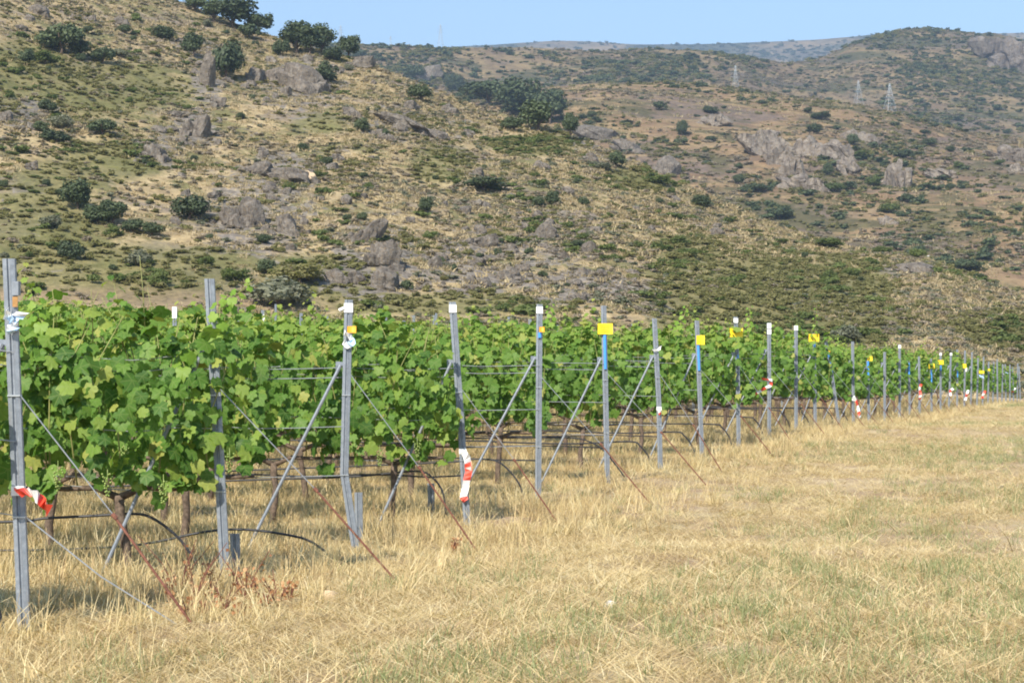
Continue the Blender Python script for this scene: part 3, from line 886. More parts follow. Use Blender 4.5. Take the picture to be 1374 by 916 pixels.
def rock_mesh(seed, planes=9, tall=1.0, sub=3, nblk=5, thin=False):
    """an outcrop: several angular, jointed blocks leaning on each other"""
    import bmesh
    r = np.random.default_rng(seed)
    bm = bmesh.new()
    for bi in range(nblk):
        b2 = bmesh.new(); bmesh.ops.create_icosphere(b2, subdivisions=sub, radius=1.0)
        ax = np.array([(1, 0, 0), (-1, 0, 0), (0, 1, 0), (0, -1, 0), (0, 0, 1), (0, 0, -1)], float) + r.normal(scale=0.22, size=(6, 3))
        ex = r.normal(size=(planes, 3))
        nrm = np.vstack([ax, ex]); nrm /= np.linalg.norm(nrm, axis=1, keepdims=True)
        big = 1.0 if bi == 0 else r.uniform(0.35, 0.75)
        if thin: big = r.uniform(0.75, 1.0)
        dim = np.array([r.uniform(.24, .40), r.uniform(.3, .5), r.uniform(.30, .55)]) * big
        if thin: dim = dim * np.array([0.5, 0.8, 1.05])
        c = np.concatenate([[dim[0], dim[0], dim[1], dim[1], dim[2], dim[2]], r.uniform(0.34, 0.62, planes) * big])
        a = r.uniform(0, 6.28)
        off = np.array([0, 0, 0.05]) if bi == 0 else np.array([r.uniform(-.45, .45), r.uniform(-.4, .1), r.uniform(-.35, .12)])
        ca, sa = math.cos(a * .12), math.sin(a * .12)
        for v in b2.verts:
            d = np.array(v.co); q = nrm @ d
            rad = min(ci / qi for ci, qi in zip(c, q) if qi > 0.08)
            rad *= 1 + 0.035 * float(vnoise(d[0] * 5 + d[2] * 3 + bi, d[1] * 5 + seed, seed))
            p = d * rad
            v.co = Vector((p[0] * ca - p[2] * sa + off[0], p[1] + off[1], (p[0] * sa + p[2] * ca + off[2]) * tall))
        me2 = bpy.data.meshes.new('tmp'); b2.to_mesh(me2); b2.free()
        bm.from_mesh(me2); bpy.data.meshes.remove(me2)
    me = bpy.data.meshes.new('boulder'); bm.to_mesh(me); bm.free()
    return me
def rock_set(mat, seed, n):
    out = []
    for i in range(n):
        me = rock_mesh(seed + i, nblk=1 if mat in (M['pale'], M['tan']) else (9 if mat in (M['rock_pale'], M['rock_far']) else 5), thin=mat in (M['rock_pale'], M['rock_far'])); me.materials.append(mat); out.append(me)
    return out
RK = {'n': rock_set(M['rock'], 500, 7), 'p': rock_set(M['rock_pale'], 520, 5), 'c': rock_set(M['rock_far'], 540, 5), 'w': rock_set(M['pale'], 560, 2), 't': rock_set(M['tan'], 570, 3)}
rk = 0
def rock(kind, px, py, w, h, label, group='granite boulders and outcrops on the hills', name='boulder', cat='rock', tilt=0.0):
    global rk
    p = at(px, py + h * 0.35)
    if p is None: return
    k = p.y / FPX
    o = obj(name, RK[kind][rk % len(RK[kind])])
    o.location = p + Vector((0, 0, h * k * 0.12))
    q = 1.2 if kind in 'pc' else 1.12
    o.scale = (w * k * 0.92 * q, w * k * 0.7 * q, h * k * 0.95 * q)
    o.rotation_euler = (random.uniform(-.2, .2), tilt + random.uniform(-.15, .15), random.uniform(-0.5, 0.5))
    tag(o, label, cat, group)
    rk += 1
ROCKS = [
 ('n', 408, 108, 62, 44, 'largest grey boulder slab below the crest oaks', 0.45),
 ('n', 368, 97, 28, 24, 'rounded grey boulder left of the largest slab under the crest', 0),
 ('n', 268, 170, 30, 38, 'pointed grey rock standing up from the straw slope', 0.3),
 ('n', 250, 175, 16, 18, 'small block leaning on the pointed grey rock', 0),
 ('n', 210, 203, 40, 24, 'cracked grey outcrop below the pointed rock', 0.3),
 ('n', 277, 95, 24, 58, 'grey rock column between two dark bushes under the crest', 0.1),
 ('n', 344, 98, 30, 30, 'purplish slab right of the tall dark oak bush', 0.5),
 ('n', 52, 14, 24, 18, 'grey boulder at the very top of the hill', 0),
 ('n', 6, 155, 26, 16, 'grey boulder with a pale underside at the picture edge', 0),
 ('n', 44, 222, 16, 14, 'light grey boulder in olive scrub by the picture edge', 0),
 ('n', 486, 84, 34, 18, 'split grey boulder on the crest below the last oak', 0),
 ('n', 310, 290, 34, 36, 'square grey outcrop face, left block of the pair', 0),
 ('n', 336, 284, 40, 44, 'square grey outcrop face, right block of the pair', 0),
 ('n', 385, 296, 34, 42, 'dark upright block right of the square outcrop', 0),
 ('n', 392, 234, 50, 22, 'dark ledge of rock with a shadowed underside', 0.1),
 ('t', 416, 238, 24, 20, 'tan boulder at the end of the dark ledge', 0),
 ('n', 350, 228, 46, 20, 'low broken ledge left of the dark one', 0),
 ('n', 495, 310, 26, 46, 'narrow top of the slanting rock slab', 0.5),
 ('n', 518, 340, 54, 50, 'large slanting rock slab above the vineyard', 0.6),
 ('n', 515, 376, 46, 34, 'broad slab below the large slanting one', 0.1),
 ('n', 450, 366, 34, 28, 'pointed grey rock near the hill foot beside the olive mound', -0.3),
 ('n', 478, 374, 24, 22, 'small grey rock between the pointed one and the broad slab', 0),
 ('n', 624, 280, 16, 18, 'small upright rock on straw right of the lone shrub', 0.3),
 ('n', 655, 322, 30, 18, 'flat grey rocks on the straw slope above the vines', 0),
 ('n', 583, 353, 20, 18, 'grey boulder right of the large slanting slab', 0),
 ('n', 678, 368, 24, 18, 'grey boulder near the hill foot above the white-topped post', 0),
 ('n', 732, 310, 34, 28, 'pale scree slab on the lower right of the hill', 0.4),
 ('n', 470, 148, 30, 18, 'dark overhanging rocks in the middle of the upper hill', 0.2),
 ('n', 542, 165, 60, 16, 'long grey rock rib slanting down the upper hill', 0.4),
 ('n', 585, 178, 40, 14, 'lower grey rock rib slanting down the upper hill', 0.4),
 ('n', 575, 98, 40, 22, 'grey rocks among shrubs on the ridge', 0),
 ('n', 800, 178, 60, 18, 'grey broken rock below the ridge clump', 0.4),
 ('n', 845, 196, 50, 20, 'grey rock band on the spur slope', 0.4),
 ('n', 895, 222, 40, 30, 'grey cliff patch at the spur edge', 0.4),
 ('n', 1228, 356, 60, 18, 'low grey rock mound on the lower spur', 0),
 ('w', 1245, 345, 8, 7, 'small white boulder on the skyline of the lower spur', 0),
]
for k_, x_, y_, w_, h_, l_, t_ in ROCKS: rock(k_, x_, y_, w_, h_, l_, tilt=t_)
CLIFFS = [
 ('p', 1022, 190, 52, 44, 'left grey cliff block on the middle slope', 0),
 ('p', 1064, 222, 26, 44, 'upright grey cliff block below the pale one', 0.2),
 ('p', 1092, 196, 40, 40, 'pale tan cliff face in the middle of the outcrop', 0),
 ('p', 1120, 200, 44, 36, 'pale grey cliff face at the right of the outcrop', 0),
 ('p', 1078, 244, 44, 26, 'low grey rock skirt under the pale cliffs', 0.1),
 ('p', 1042, 206, 30, 36, 'grey rock joining the left cliff block to the pale one', 0),
 ('p', 1136, 222, 26, 26, 'small grey cliff step below the right cliff face', 0),
 ('p', 1150, 180, 34, 24, 'grey rock above the right end of the pale cliff', 0),
 ('p', 1205, 232, 36, 52, 'upright rock fin on the middle slope', 0.1),
 ('p', 1350, 206, 40, 30, 'grey rock dome on the bare tan slope', 0),
 ('p', 1362, 226, 18, 18, 'pale rock below the grey dome', 0),
 ('p', 960, 160, 34, 18, 'grey rock on the crest of the reddish slope', 0),
 ('p', 1192, 294, 18, 14, 'round grey boulder in the gully under the green shrubs', 0),
 ('p', 1262, 232, 40, 14, 'flat grey rock ledge on the bare tan slope', 0.2),
 ('c', 1330, 62, 44, 34, 'cliff band on the round hill, left part', 0),
 ('c', 1362, 76, 50, 46, 'pale cliff on the shoulder of the round hill', 0),
]
for k_, x_, y_, w_, h_, l_, t_ in CLIFFS: rock(k_, x_, y_, w_, h_, l_, 'cliffs and rocks on the distant slopes', 'cliff_rock', 'rock', t_)
n_ = 0
while n_ < 170:
    px, py = r_.uniform(0, 1374), r_.uniform(20, 420)
    if n_ < 110 and rocky_mask(np.array([px]), np.array([py]))[0] < 0.35: continue
    if py < np.interp(px, NXS, NYS) + 12: continue
    if olive_mask(np.array([px]), np.array([py]))[0] > 0.3: continue
    w = r_.uniform(8, 20)
    lb = 'small grey granite boulder among straw on the %s of the near hill' % zone(px, py)
    rock('n', px, py, w, w * r_.uniform(0.5, 0.9), lb, lb.replace('boulder', 'boulders'), tilt=r_.uniform(-.2, .5))
    n_ += 1

# ------------------------------------------------------------------ power pylons
def pylon(px, ptop, pbase, dist, label, arms=3, wide=0.22):
    k = dist / FPX
    x = (px - CX) * k; zt = EYE + (HY - ptop) * k; zb = EYE + (HY - pbase) * k
    h = zt - zb; t = 0.006 * h if dist > 900 else 0.0055 * h
    e = empty('pylon', (x, dist, zb), 0.35)
    def half(z): return (wide * (1 - z / h) ** 1.2 + 0.025) * h / 2
    m = MB(); lv = [0, .2, .38, .54, .68, .8, .9, 1.0]
    for sx in (-1, 1):
        for sy in (-1, 1):
            m.tube([(sx * half(z * h), sy * half(z * h), z * h) for z in lv], t * .6, 4)
    m.build('legs', M['steel'], e)
    b = MB()
    for i in range(len(lv) - 1):
        a0, a1 = lv[i] * h, lv[i + 1] * h
        for s in (-1, 1):
            for q in (-1, 1):
                b.tube([(-q * half(a0), s * half(a0), a0), (q * half(a1), s * half(a1), a1)], t * .35, 3)
                b.tube([(s * half(a0), -q * half(a0), a0), (s * half(a1), q * half(a1), a1)], t * .35, 3)
    tag(b.build('lattice', M['steel'], e), kind='stuff')
    for i in range(arms):
        z = h * (0.64 + 0.13 * i); w = h * (0.17 - 0.025 * i)
        c = MB()
        c.tube([(-w, 0, z), (0, 0, z + 0.045 * h), (w, 0, z)], t * .5, 4); c.tube([(-w, 0, z), (w, 0, z)], t * .5, 4)
        c.build('crossarm', M['steel'], e)
    return tag(e, label, 'pylon', 'power pylons on the hills')
pylon(1194, 112, 166, 810, 'largest lattice pylon, rising behind the crest of the middle slope', 2, 0.34)
pylon(1152, 108, 150, 860, 'lattice pylon left of the largest one behind the middle crest', 2, 0.3)
pylon(987, 88, 130, 900, 'slender pylon standing in front of the plateau woodland')
pylon(591, 33, 62, 1140, 'thin pylon against the sky above the plateau edge')
pylon(457, 34, 62, 1140, 'faint thin pylon against the sky beside the last crest oak')
pylon(524, 48, 62, 1140, 'shortest pylon on the plateau skyline')

# ------------------------------------------------------------------ vineyard: end posts
NROW = 36
def zrow(k): return 10.0 + 2.6 * k
# base x, top x, top y, bend (x, y) or None, in photograph pixels
POSTS = [
 (33, 12, 347, None), (303, 281, 374, None), (478, 468, 402, (462, 635)), (627, 607, 405, (618, 560)), (722, 724, 408, None), (815, 810, 410, None), (886, 878, 427, (884, 540)),
 (942, 935, 430, None), (991, 987, 425, (990, 500)), (1032, 1032, 433, None), (1068, 1068, 437, None), (1094, 1092, 447, None), (1126, 1108, 458, (1116, 500)), (1145, 1144, 458, None),
 (1166, 1164, 478, None), (1187, 1187, 472, None), (1207, 1207, 462, None), (1221, 1219, 484, None), (1234, 1233, 478, None), (1250, 1249, 480, None), (1262, 1262, 474, None), (1273, 1276, 473, None)]
DESC = ['the nearest post', 'the leaf-wrapped post', 'the kinked post', 'the long-taped leaning post', 'the straight post with tiny orange tag', 'the post with the widest yellow card',
 'the cardless white-tied post', 'the square-carded blue-striped post', 'the wavy white-capped post', 'the post with flapping striped tape', 'the clean white-topped post', 'the leaf-hidden yellow-carded post',
 'the far-leaning post', 'the post with dangling tape']
def rowx(k):
    z = zrow(k)
    if k < len(POSTS): return (POSTS[k][0] - CX) / FPX * z
    return 15.17 + (k - 21) * 0.885
ORD = ['zeroth', 'first', 'second', 'third', 'fourth', 'fifth', 'sixth', 'seventh', 'eighth', 'ninth', 'tenth', 'eleventh', 'twelfth', 'thirteenth', 'fourteenth', 'fifteenth', 'sixteenth', 'seventeenth', 'eighteenth', 'nineteenth', 'twentieth', 'twenty-first', 'twenty-second', 'twenty-third']
def desc(k):
    if k < len(DESC): return DESC[k]
    return 'the %s post past the dangling tape' % ORD[k - 13]

PROF = [(-.030, .018), (-.030, -.010), (-.011, -.014), (-.006, -.003), (.006, -.003), (.011, -.014), (.030, -.010), (.030, .018)]
def channel(m, pts, s=1.0):
    P = np.array(PROF) * s
    nrm = np.zeros_like(P)
    for i in range(len(P)):
        d = P[min(i + 1, len(P) - 1)] - P[max(i - 1, 0)]
        d /= np.linalg.norm(d); nrm[i] = (-d[1], d[0])
    loop = np.vstack([P, (P + nrm * -0.0035 * s)[::-1]]) if True else P
    n = len(loop); vs = []
    for (x, y, z) in pts:
        for a, b in loop: vs.append((x + a, y + b, z))
    fs = []
    for i in range(len(pts) - 1):
        for j in range(n):
            k = (j + 1) % n
            fs.append((i * n + j, i * n + k, (i + 1) * n + k, (i + 1) * n + j))
    top = (len(pts) - 1) * n
    half = len(P)
    for j in range(half - 1): fs.append((top + j, top + j + 1, top + n - 2 - j, top + n - 1 - j))
    m.add(vs, fs)

def band(m, c, w, d, h, mat=0):
    m.box(c, (w, d, h), mat)

POST_LABEL = [
 'nearest grey steel end post with a blue and white ribbon tied near its top', 'plain grey steel end post with vine leaves wrapped round its upper half',
 'grey steel end post kinked near the foot, with white band and orange tag', 'leaning grey steel end post with white top band and long striped tape',
 'straight grey steel end post with white top band and tiny orange tag', 'bare-topped grey steel end post carrying the widest yellow card',
 'grey steel end post with a white tie and no card', 'grey steel end post with square yellow card above a long blue strip',
 'wavy grey steel end post with white cap above its yellow card', 'white-topped steel end post with red and white tape flapping from its middle',
 'clean white-topped steel end post without any card or tape', 'steel end post half hidden by leaves below its yellow card',
 'steel end post leaning far to one side with a blue strip', 'steel end post with striped tape dangling near its foot',
 'steel end post with a small pointed yellow card over a pale blue strip', 'plain thin steel end post right of the pointed yellow card',
 'white-topped far steel end post beside the orange leaves', 'far steel end post with blue strip but no card', 'far steel end post with a scrap of striped tape at half height',
 'far steel end post with a square yellow card over a blue strip', 'far white-topped steel end post with a yellow card right of the square one', 'far white-topped steel end post just past the two yellow cards']
BANDS = {2: (413,), 3: (414,), 4: (416,), 8: (430,), 9: (437, 445), 10: (440,), 16: (465,), 20: (475,), 21: (475,)}
MIDBAND = {0: 658, 3: 605, 6: 548, 13: 536}
BLUE = {5: (449, 495), 7: (462, 497), 11: (459, 477), 12: (474, 500), 14: (484, 506), 17: (487, 505), 19: (495, 513), 20: (490, 497), 4: (446, 453), 8: (476, 486), 22: (496, 506)}
postinfo = []
def post_axis(k):
    z = zrow(k); X0 = rowx(k); g = float(gnd(X0, z))
    if k < len(POSTS):
        bx, tx, ty, bend = POSTS[k]
    else:
        bx = CX + X0 / z * FPX; tx = bx + random.uniform(-2, 2); ty = HY - (g + random.uniform(1.85, 2.15) - EYE) / z * FPX; bend = None
    pts = [(0, -0.25), (0, 0)]
    if bend: pts.append(((bend[0] - CX) / FPX * z - X0, EYE + (HY - bend[1]) / FPX * z - g))
    pts.append(((tx - CX) / FPX * z - X0, EYE + (HY - ty) / FPX * z - g))
    return X0, z, g, pts
def axis_x(pts, h):
    return float(np.interp(h, [p[1] for p in pts], [p[0] for p in pts]))
def h_of(k, py):
    z = zrow(k); return EYE + (HY - py) / FPX * z - postinfo[k][2]

for k in range(NROW):
    X0, z, g, pts = post_axis(k)
    postinfo.append((X0, z, g, pts))
    e = empty('trellis_end_post', (X0, z, g))
    m = MB()
    full = []
    for i in range(len(pts) - 1):
        n = 3 if i else 1
        for j in range(n): full.append((pts[i][0] + (pts[i + 1][0] - pts[i][0]) * j / n, 0, pts[i][1] + (pts[i + 1][1] - pts[i][1]) * j / n))
    full.append((pts[-1][0], 0, pts[-1][1]))
    channel(m, full)
    m.build('channel', M['galv'], e)
    H = pts[-1][1]
    if k < 8:       # hook notches along both edges
        hk = MB(); hh = 0.15
        while hh < H - 0.05:
            x = axis_x(pts, hh)
            for s in (-1, 1): hk.box((x + s * 0.032, -0.004, hh), (0.006, 0.010, 0.018))
            hh += 0.10
        tag(hk.build('hook', M['galv'], e), kind='stuff')
        sl = MB(); hh = 0.2
        while hh < H - 0.05:
            sl.box((axis_x(pts, hh), -0.0035, hh), (0.006, 0.003, 0.016)); hh += 0.10
        tag(sl.build('slot', M['slot'], e), kind='stuff')
    if k in BANDS:
        for py in BANDS[k]:
            hh = h_of(k, py); x = axis_x(pts, hh); b = MB()
            band(b, (x, 0, hh), 0.072, 0.048, 0.075 if k < 9 else 0.09)
            if k == 2: b.tube([(x - 0.03, -0.02, hh), (x - 0.075, -0.02, hh - 0.02)], 0.016, 5)
            b.build('white_band', M['white'], e)
    if k in MIDBAND:
        hh = h_of(k, MIDBAND[k]); x = axis_x(pts, hh); b = MB()
        band(b, (x, 0, hh), 0.068, 0.042, 0.05); b.build('tape_wrap', M['white'], e)
    if k in BLUE:
        a, c = (h_of(k, q) for q in BLUE[k]); b = MB()
        n = 4; ps = [c + (a - c) * i / n for i in range(n + 1)]
        b.tube([(axis_x(pts, q) + 0.004, -0.024, q) for q in ps], 0.019 if k < 14 else 0.026, 8)
        b.build('blue_strip', M['blue'], e)
    # brace: round tube from a clamp two thirds up down into the row, to the left
    if k <= 24:
        hb = min(1.57 + random.uniform(-.06, .06), H - 0.25); xb = axis_x(pts, hb); fx = -0.88 + random.uniform(-.06, .06)
        gz = float(gnd(X0 + fx, z + 0.04)) - g
        b = MB(); b.tube([(xb - 0.05, -0.02, hb), (fx, -0.10, gz - 0.08)], 0.0135, 8); b.build('brace', M['galv'], e)
        b = MB(); b.box((xb - 0.035, 0.02, hb + 0.005), (0.11, 0.05, 0.035)); b.box((xb - 0.075, 0.03, hb - 0.01), (0.035, 0.06, 0.07)); b.build('clamp', M['galv'], e)
    # wire wraps round the post
    if k < 12:
        b = MB()
        for hh in (0.62, 1.27):
            x = axis_x(pts, hh)
            b.box((x, 0.0, hh), (0.068, 0.044, 0.008))
        b.build('wire_wrap', M['wire'], e)
    lab = POST_LABEL[k] if k < len(POST_LABEL) else 'far thin steel end post, %s beyond the two far yellow cards' % ORD[k - 20]
    grp = 'steel end posts along the vineyard edge' if k < len(POST_LABEL) else 'farthest end posts'
    tag(e, lab, 'post', grp)

# extra fittings on the nearest post
X0, z, g, pts = postinfo[0]
e0 = [o for o in COL.objects if o.name == 'trellis_end_post'][0]
b = MB(); hh = h_of(0, 387); b.box((axis_x(pts, hh) + 0.035, -0.01, hh), (0.035, 0.05, 0.075)); b.build('wire_tensioner', M['galv'], e0)
b = MB(); hh = h_of(0, 405); b.box((axis_x(pts, hh) + 0.03, -0.026, hh), (0.028, 0.003, 0.055)); b.build('brown_card', M['brown'], e0)

# yellow cards
CARDS = {5: (812, 441, 20, 14.5, 'yellow', 'widest yellow card, fixed to a bare-topped post above a blue strip'),
         7: (940, 456, 11, 12.5, 'yellow', 'square yellow card on a post above a long blue strip'),
         8: (988, 446, 17.5, 12, 'yellow', 'yellow card below a white post cap'),
         11: (1092, 453, 14, 10, 'yellow', 'yellow card close under a tall pale vine shoot'),
         2: (472, 442, 12, 9, 'orange', 'orange yellow tag above the white ribbon on the kinked post'),
         4: (727, 442, 7, 7, 'orange', 'tiny orange tag on the straight white-topped post'),
         12: (1113, 470, 4, 6, 'orange', 'narrow amber tag on the far-leaning post'),
         14: (1167, 481, 7, 6, 'yellow', 'small yellow card just right of the post with dangling tape'),
         19: (1250, 491, 8, 6.5, 'yellow', 'far square yellow card over a blue strip'),
         20: (1262, 486, 8, 6, 'yellow', 'far yellow card under a white post top'),
         25: (1317, 499, 7, 4, 'yellow', 'farthest wide yellow card low over pale blue'),
         23: (1294, 491, 5, 6, 'yellow', 'small yellow scrap with white beside it, far along the row ends'),
         27: (1327, 496, 3, 3, 'yellow', 'tiny yellow scrap among the last row ends')}
for k, (px, py, w, h, mt, lab) in CARDS.items():
    z = zrow(k) - 0.045; s = z / FPX
    X = (px - CX) * s; Z = EYE + (HY - py) * s
    e = empty('yellow_card', (X, z, Z)); b = MB()
    W, Hh = w * s, h * s
    nx, nz = 4, 3; vs = []
    for sd in (0, 1):
        for j in range(nz + 1):
            for i in range(nx + 1):
                u, v = i / nx - .5, j / nz - .5
                vs.append((u * W, 0.012 * math.cos(u * 3) - 0.012 + 0.004 * math.sin(3 * v) + sd * 0.0025, v * Hh))
    fs = []; n1 = (nx + 1) * (nz + 1)
    for j in range(nz):
        for i in range(nx):
            q = j * (nx + 1) + i
            fs.append((q, q + 1, q + nx + 2, q + nx + 1)); fs.append(tuple(n1 + t for t in (q + nx + 1, q + nx + 2, q + 1, q)))
    b.add(vs, fs); b.build('sheet', M[mt], e)
    if k in (5, 7, 8):
        p = MB()
        for v in ((-.22, -.02, .2) if k != 5 else (-.26, -.08, .1, .28)): p.box((0.0, -0.0085, v * Hh), (W * 0.7, 0.004, 0.0035))
        p.build('printed_line', M['print'], e)
    b = MB(); b.tube([(0, 0.004, 0), (0.0, 0.05, 0.0)], 0.004, 5); b.build('tie', M['wire'], e)
    tag(e, lab, 'card', 'yellow and orange cards on the end posts')

# ribbons and striped tape
def strip(pts, w, mats, name, label, group, diag=0.5, per=2, th=0.002, cat='tape'):
    """a limp plastic strip along pts ((x,y,z), width direction), striped red and white"""
    n = len(pts); vs = []; fs = []; mi = []
    for (p, d) in pts:
        p = Vector(p); d = Vector(d).normalized() * w / 2
        t = d.cross(Vector((0, 0, 1)))
        if t.length < 1e-6: t = Vector((0, 1, 0))
        t = t.normalized() * th
        vs += [p - d, p + d, p + d + t, p - d + t]
    for i in range(n - 1):
        a, c = i * 4, i * 4 + 4
        for q in range(4):
            fs.append((a + q, a + (q + 1) % 4, c + (q + 1) % 4, c + q)); mi.append((i // per) % len(mats))
    fs.append((3, 2, 1, 0)); mi.append(0); fs.append(tuple(4 * (n - 1) + q for q in range(4))); mi.append(((n - 2) // per) % len(mats))
    me = np_mesh(name, vs, fs, [M[q] for q in mats], False, mi)
    return tag(obj(name, me), label, cat, group)
def px2(k, px, py, dz=-0.05):
    z = zrow(k) + dz; s = z / FPX
    return ((px - CX) * s, z, EYE + (HY - py) * s)
GT = 'red and white striped tapes tied to end posts'
def twist(k, path, w, mats, label, per=2, tw=0.5, name='barrier_tape', group=GT, sub=3, dz=-0.05, cat='tape'):
    P = []
    for i in range(len(path) - 1):
        for j in range(sub):
            t = j / sub; P.append((path[i][0] * (1 - t) + path[i + 1][0] * t, path[i][1] * (1 - t) + path[i + 1][1] * t))
    P.append(path[-1])
    out = []
    for i, (x, y) in enumerate(P):
        a = P[max(i - 1, 0)]; c = P[min(i + 1, len(P) - 1)]
        dx, dy = c[0] - a[0], c[1] - a[1]; L = math.hypot(dx, dy) + 1e-6
        ang = tw * math.sin(i * 1.3)
        wd = Vector((-dy / L * -1, 0.6 * math.sin(ang * 2), -dx / L * -1 * -1))
        wd = Vector((dy / L * -1, 0, -dx / L)) * math.cos(ang) + Vector((0, 1, 0)) * math.sin(ang) + Vector((0.25, 0, 0.3))
        q = px2(k, x, y, dz); out.append(((q[0], q[1] - 0.01 * math.sin(i * 1.1), q[2]), wd))
    out = [(p, (Vector(d).normalized() + 0.55 * Vector((Vector(out[min(i + 1, len(out) - 1)][0]) - Vector(out[max(i - 1, 0)][0])).normalized()))) for i, (p, d) in enumerate(out)]
    return strip(out, w, mats, name, label, group, per=per, cat=cat)
twist(0, [(24, 660), (36, 660), (46, 662), (56, 672), (67, 685)], 0.075, ['red', 'white'], 'crumpled red and white tape flapping from the nearest post', 4, 0.9)
twist(3, [(621, 603), (627, 615), (629, 632), (625, 650), (622, 666), (625, 672)], 0.07, ['white', 'red'], 'long red and white striped tape hanging down the leaning post', 4, 0.35)
twist(6, [(883, 548), (886, 556)], 0.04, ['white', 'red'], 'short scrap of red edged tape on the post without a card', 2)
twist(9, [(1022, 508), (1036, 510), (1034, 517), (1024, 522), (1016, 527), (1009, 531)], 0.055, ['red', 'white'], 'looped red and white tape flapping away from a white-topped post', 2, 0.6)
twist(13, [(1145, 532), (1150, 540), (1152, 552), (1154, 560)], 0.07, ['white', 'red'], 'red and white tape dangling near the foot of a post beyond the leaning one', 2, 0.6)
twist(18, [(1236, 515), (1234, 520), (1235, 530), (1234, 535)], 0.08, ['red', 'white'], 'scrap of striped tape just left of the far square yellow card', 2)
twist(21, [(1279, 521), (1275, 524), (1275, 531)], 0.09, ['white', 'red'], 'far scrap of striped tape below a white-topped post', 2)
twist(23, [(1299, 523), (1297, 530), (1295, 537)], 0.10, ['white', 'red'], 'far striped tape hanging past the two far yellow cards', 2)
twist(26, [(1322, 524), (1319, 530), (1318, 534)], 0.10, ['red', 'white'], 'striped tape below the farthest wide yellow card', 2)
twist(33, [(1362, 520), (1358, 526)], 0.12, ['white', 'red'], 'farthest scrap of striped tape near the picture edge', 2)
GR = 'plastic ribbons tied round the end posts'
twist(0, [(8, 420), (16, 428), (24, 424), (31, 419)], 0.075, ['white', 'paleblue'], 'blue and white plastic ribbon knotted round the nearest post', 3, 0.8, 'plastic_ribbon', GR, cat='ribbon')
twist(0, [(14, 424), (17, 434), (15, 446), (20, 440)], 0.06, ['paleblue', 'white'], 'hanging white tails of the ribbon on the nearest post', 3, 0.8, 'plastic_ribbon', GR, cat='ribbon')
twist(2, [(462, 446), (470, 452), (474, 460), (465, 464), (461, 458)], 0.05, ['white', 'paleblue'], 'white and pale blue ribbon wrapped below the orange tag', 4, 0.7, 'plastic_ribbon', GR, cat='ribbon')
twist(6, [(876, 470), (884, 469), (886, 464)], 0.045, ['white'], 'white tie on the post without a card', 2, 0.5, 'plastic_ribbon', GR, cat='ribbon')
twist(23, [(1296, 494), (1297, 498)], 0.09, ['white'], 'white ribbon beside the small far yellow scrap', 2, 0.5, 'plastic_ribbon', GR, cat='ribbon')
twist(25, [(1314, 504), (1320, 506)], 0.12, ['paleblue'], 'pale blue ribbon under the farthest wide yellow card', 2, 0.3, 'plastic_ribbon', GR, cat='ribbon')
twist(31, [(1344, 502), (1352, 500)], 0.10, ['white', 'paleblue'], 'whitish ribbon among the last row ends', 2, 0.3, 'plastic_ribbon', GR, cat='ribbon')

# anchors: wire from the post, rusty rod into the ground, away from the row
ANCH = {0: (526, 275, 830), 1: (519, 545, 785), 2: (500, 650, 692), 3: (520, 757, 685), 4: (505, 880, 668), 5: (500, 955, 640), 6: (500, 972, 628), 7: (495, 1045, 610), 8: (490, 1068, 600)}
for k in range(0, 22):
    X0, z, g, pts = postinfo[k]
    if k in ANCH:
        hy, ex, ey = ANCH[k]; h0 = h_of(k, hy); X1 = (ex - CX) / FPX * (z + 0.05)
    else:
        h0 = 1.25; X1 = X0 + 1.05 + random.uniform(-.1, .1)
    za = z + 0.05
    if k in ANCH: za = z + 0.1 * math.sin(k * 3.0)
    ge = float(gnd(X1, za))
    A = Vector((X0 + axis_x(pts, h0) + 0.02, z - 0.01, g + h0)); B = Vector((X1, za, ge - 0.02))
    mid = A.lerp(B, 0.52)
    e = empty('ground_anchor', (X1, za, ge))
    o = Vector((X1, za, ge))
    b = MB(); b.tube([A - o, mid - o], 0.0035, 5); b.build('wire', M['wire'], e)
    b = MB(); b.tube([mid - o, B - o + Vector((0, 0, -0.05))], 0.0075, 6); b.tube([mid - o - Vector((0.012, 0, -.012)), mid - o + Vector((0.012, 0, -.012))], 0.013, 6); b.build('rod', M['rust'], e)
    tag(e, 'rusty anchor rod and wire staying ' + desc(k), 'anchor', 'anchors of the end posts')
X0, z, g, pts = postinfo[0]
b = MB(); h0 = h_of(0, 692); o = Vector((X0 + 0.8, z + 0.1, float(gnd(X0 + 0.8, z + .1))))
b.tube([Vector((X0, z, g + h0)) - o, Vector((X0 + .4, z + .05, g + h0 * .47)) - o, Vector((0, 0, 0.0))], 0.004, 6)
tag(b.build('stay_cable', M['wire'], None, o), 'thick grey cable slanting from low on the nearest post to the grass', 'cable')

# trellis wires
wc = 0
for k in range(0, 12):
    X0, z, g, pts = postinfo[k]
    L = X0 + 0.29 * z + 1.5
    for hh, dy, nm in ((0.62, 0, 'lowest'), (1.02, -0.05, 'middle'), (1.42, 0.05, 'upper rear'), (1.50, -0.06, 'upper front')):
        if hh > pts[-1][1] - 0.1: continue
        P = []
        for i in range(13):
            x = X0 + axis_x(pts, hh) - L * i / 12 if i else X0 + axis_x(pts, hh)
            sag = 0.02 * math.sin(i * 1.7 + k)
            P.append((x - X0, dy * (1 if i else 0.3) + 0.01 * math.sin(i + k), float(gfield(x, z)) + hh + sag * (i > 0) - g))
        b = MB(); b.tube(P, 0.0024 + 0.00006 * z, 4, caps=False)
        tag(b.build('trellis_wire', M['wire'], None, (X0, z, g)), nm + ' trellis wire of the row at ' + desc(k), 'wire', 'trellis wires of the near rows')

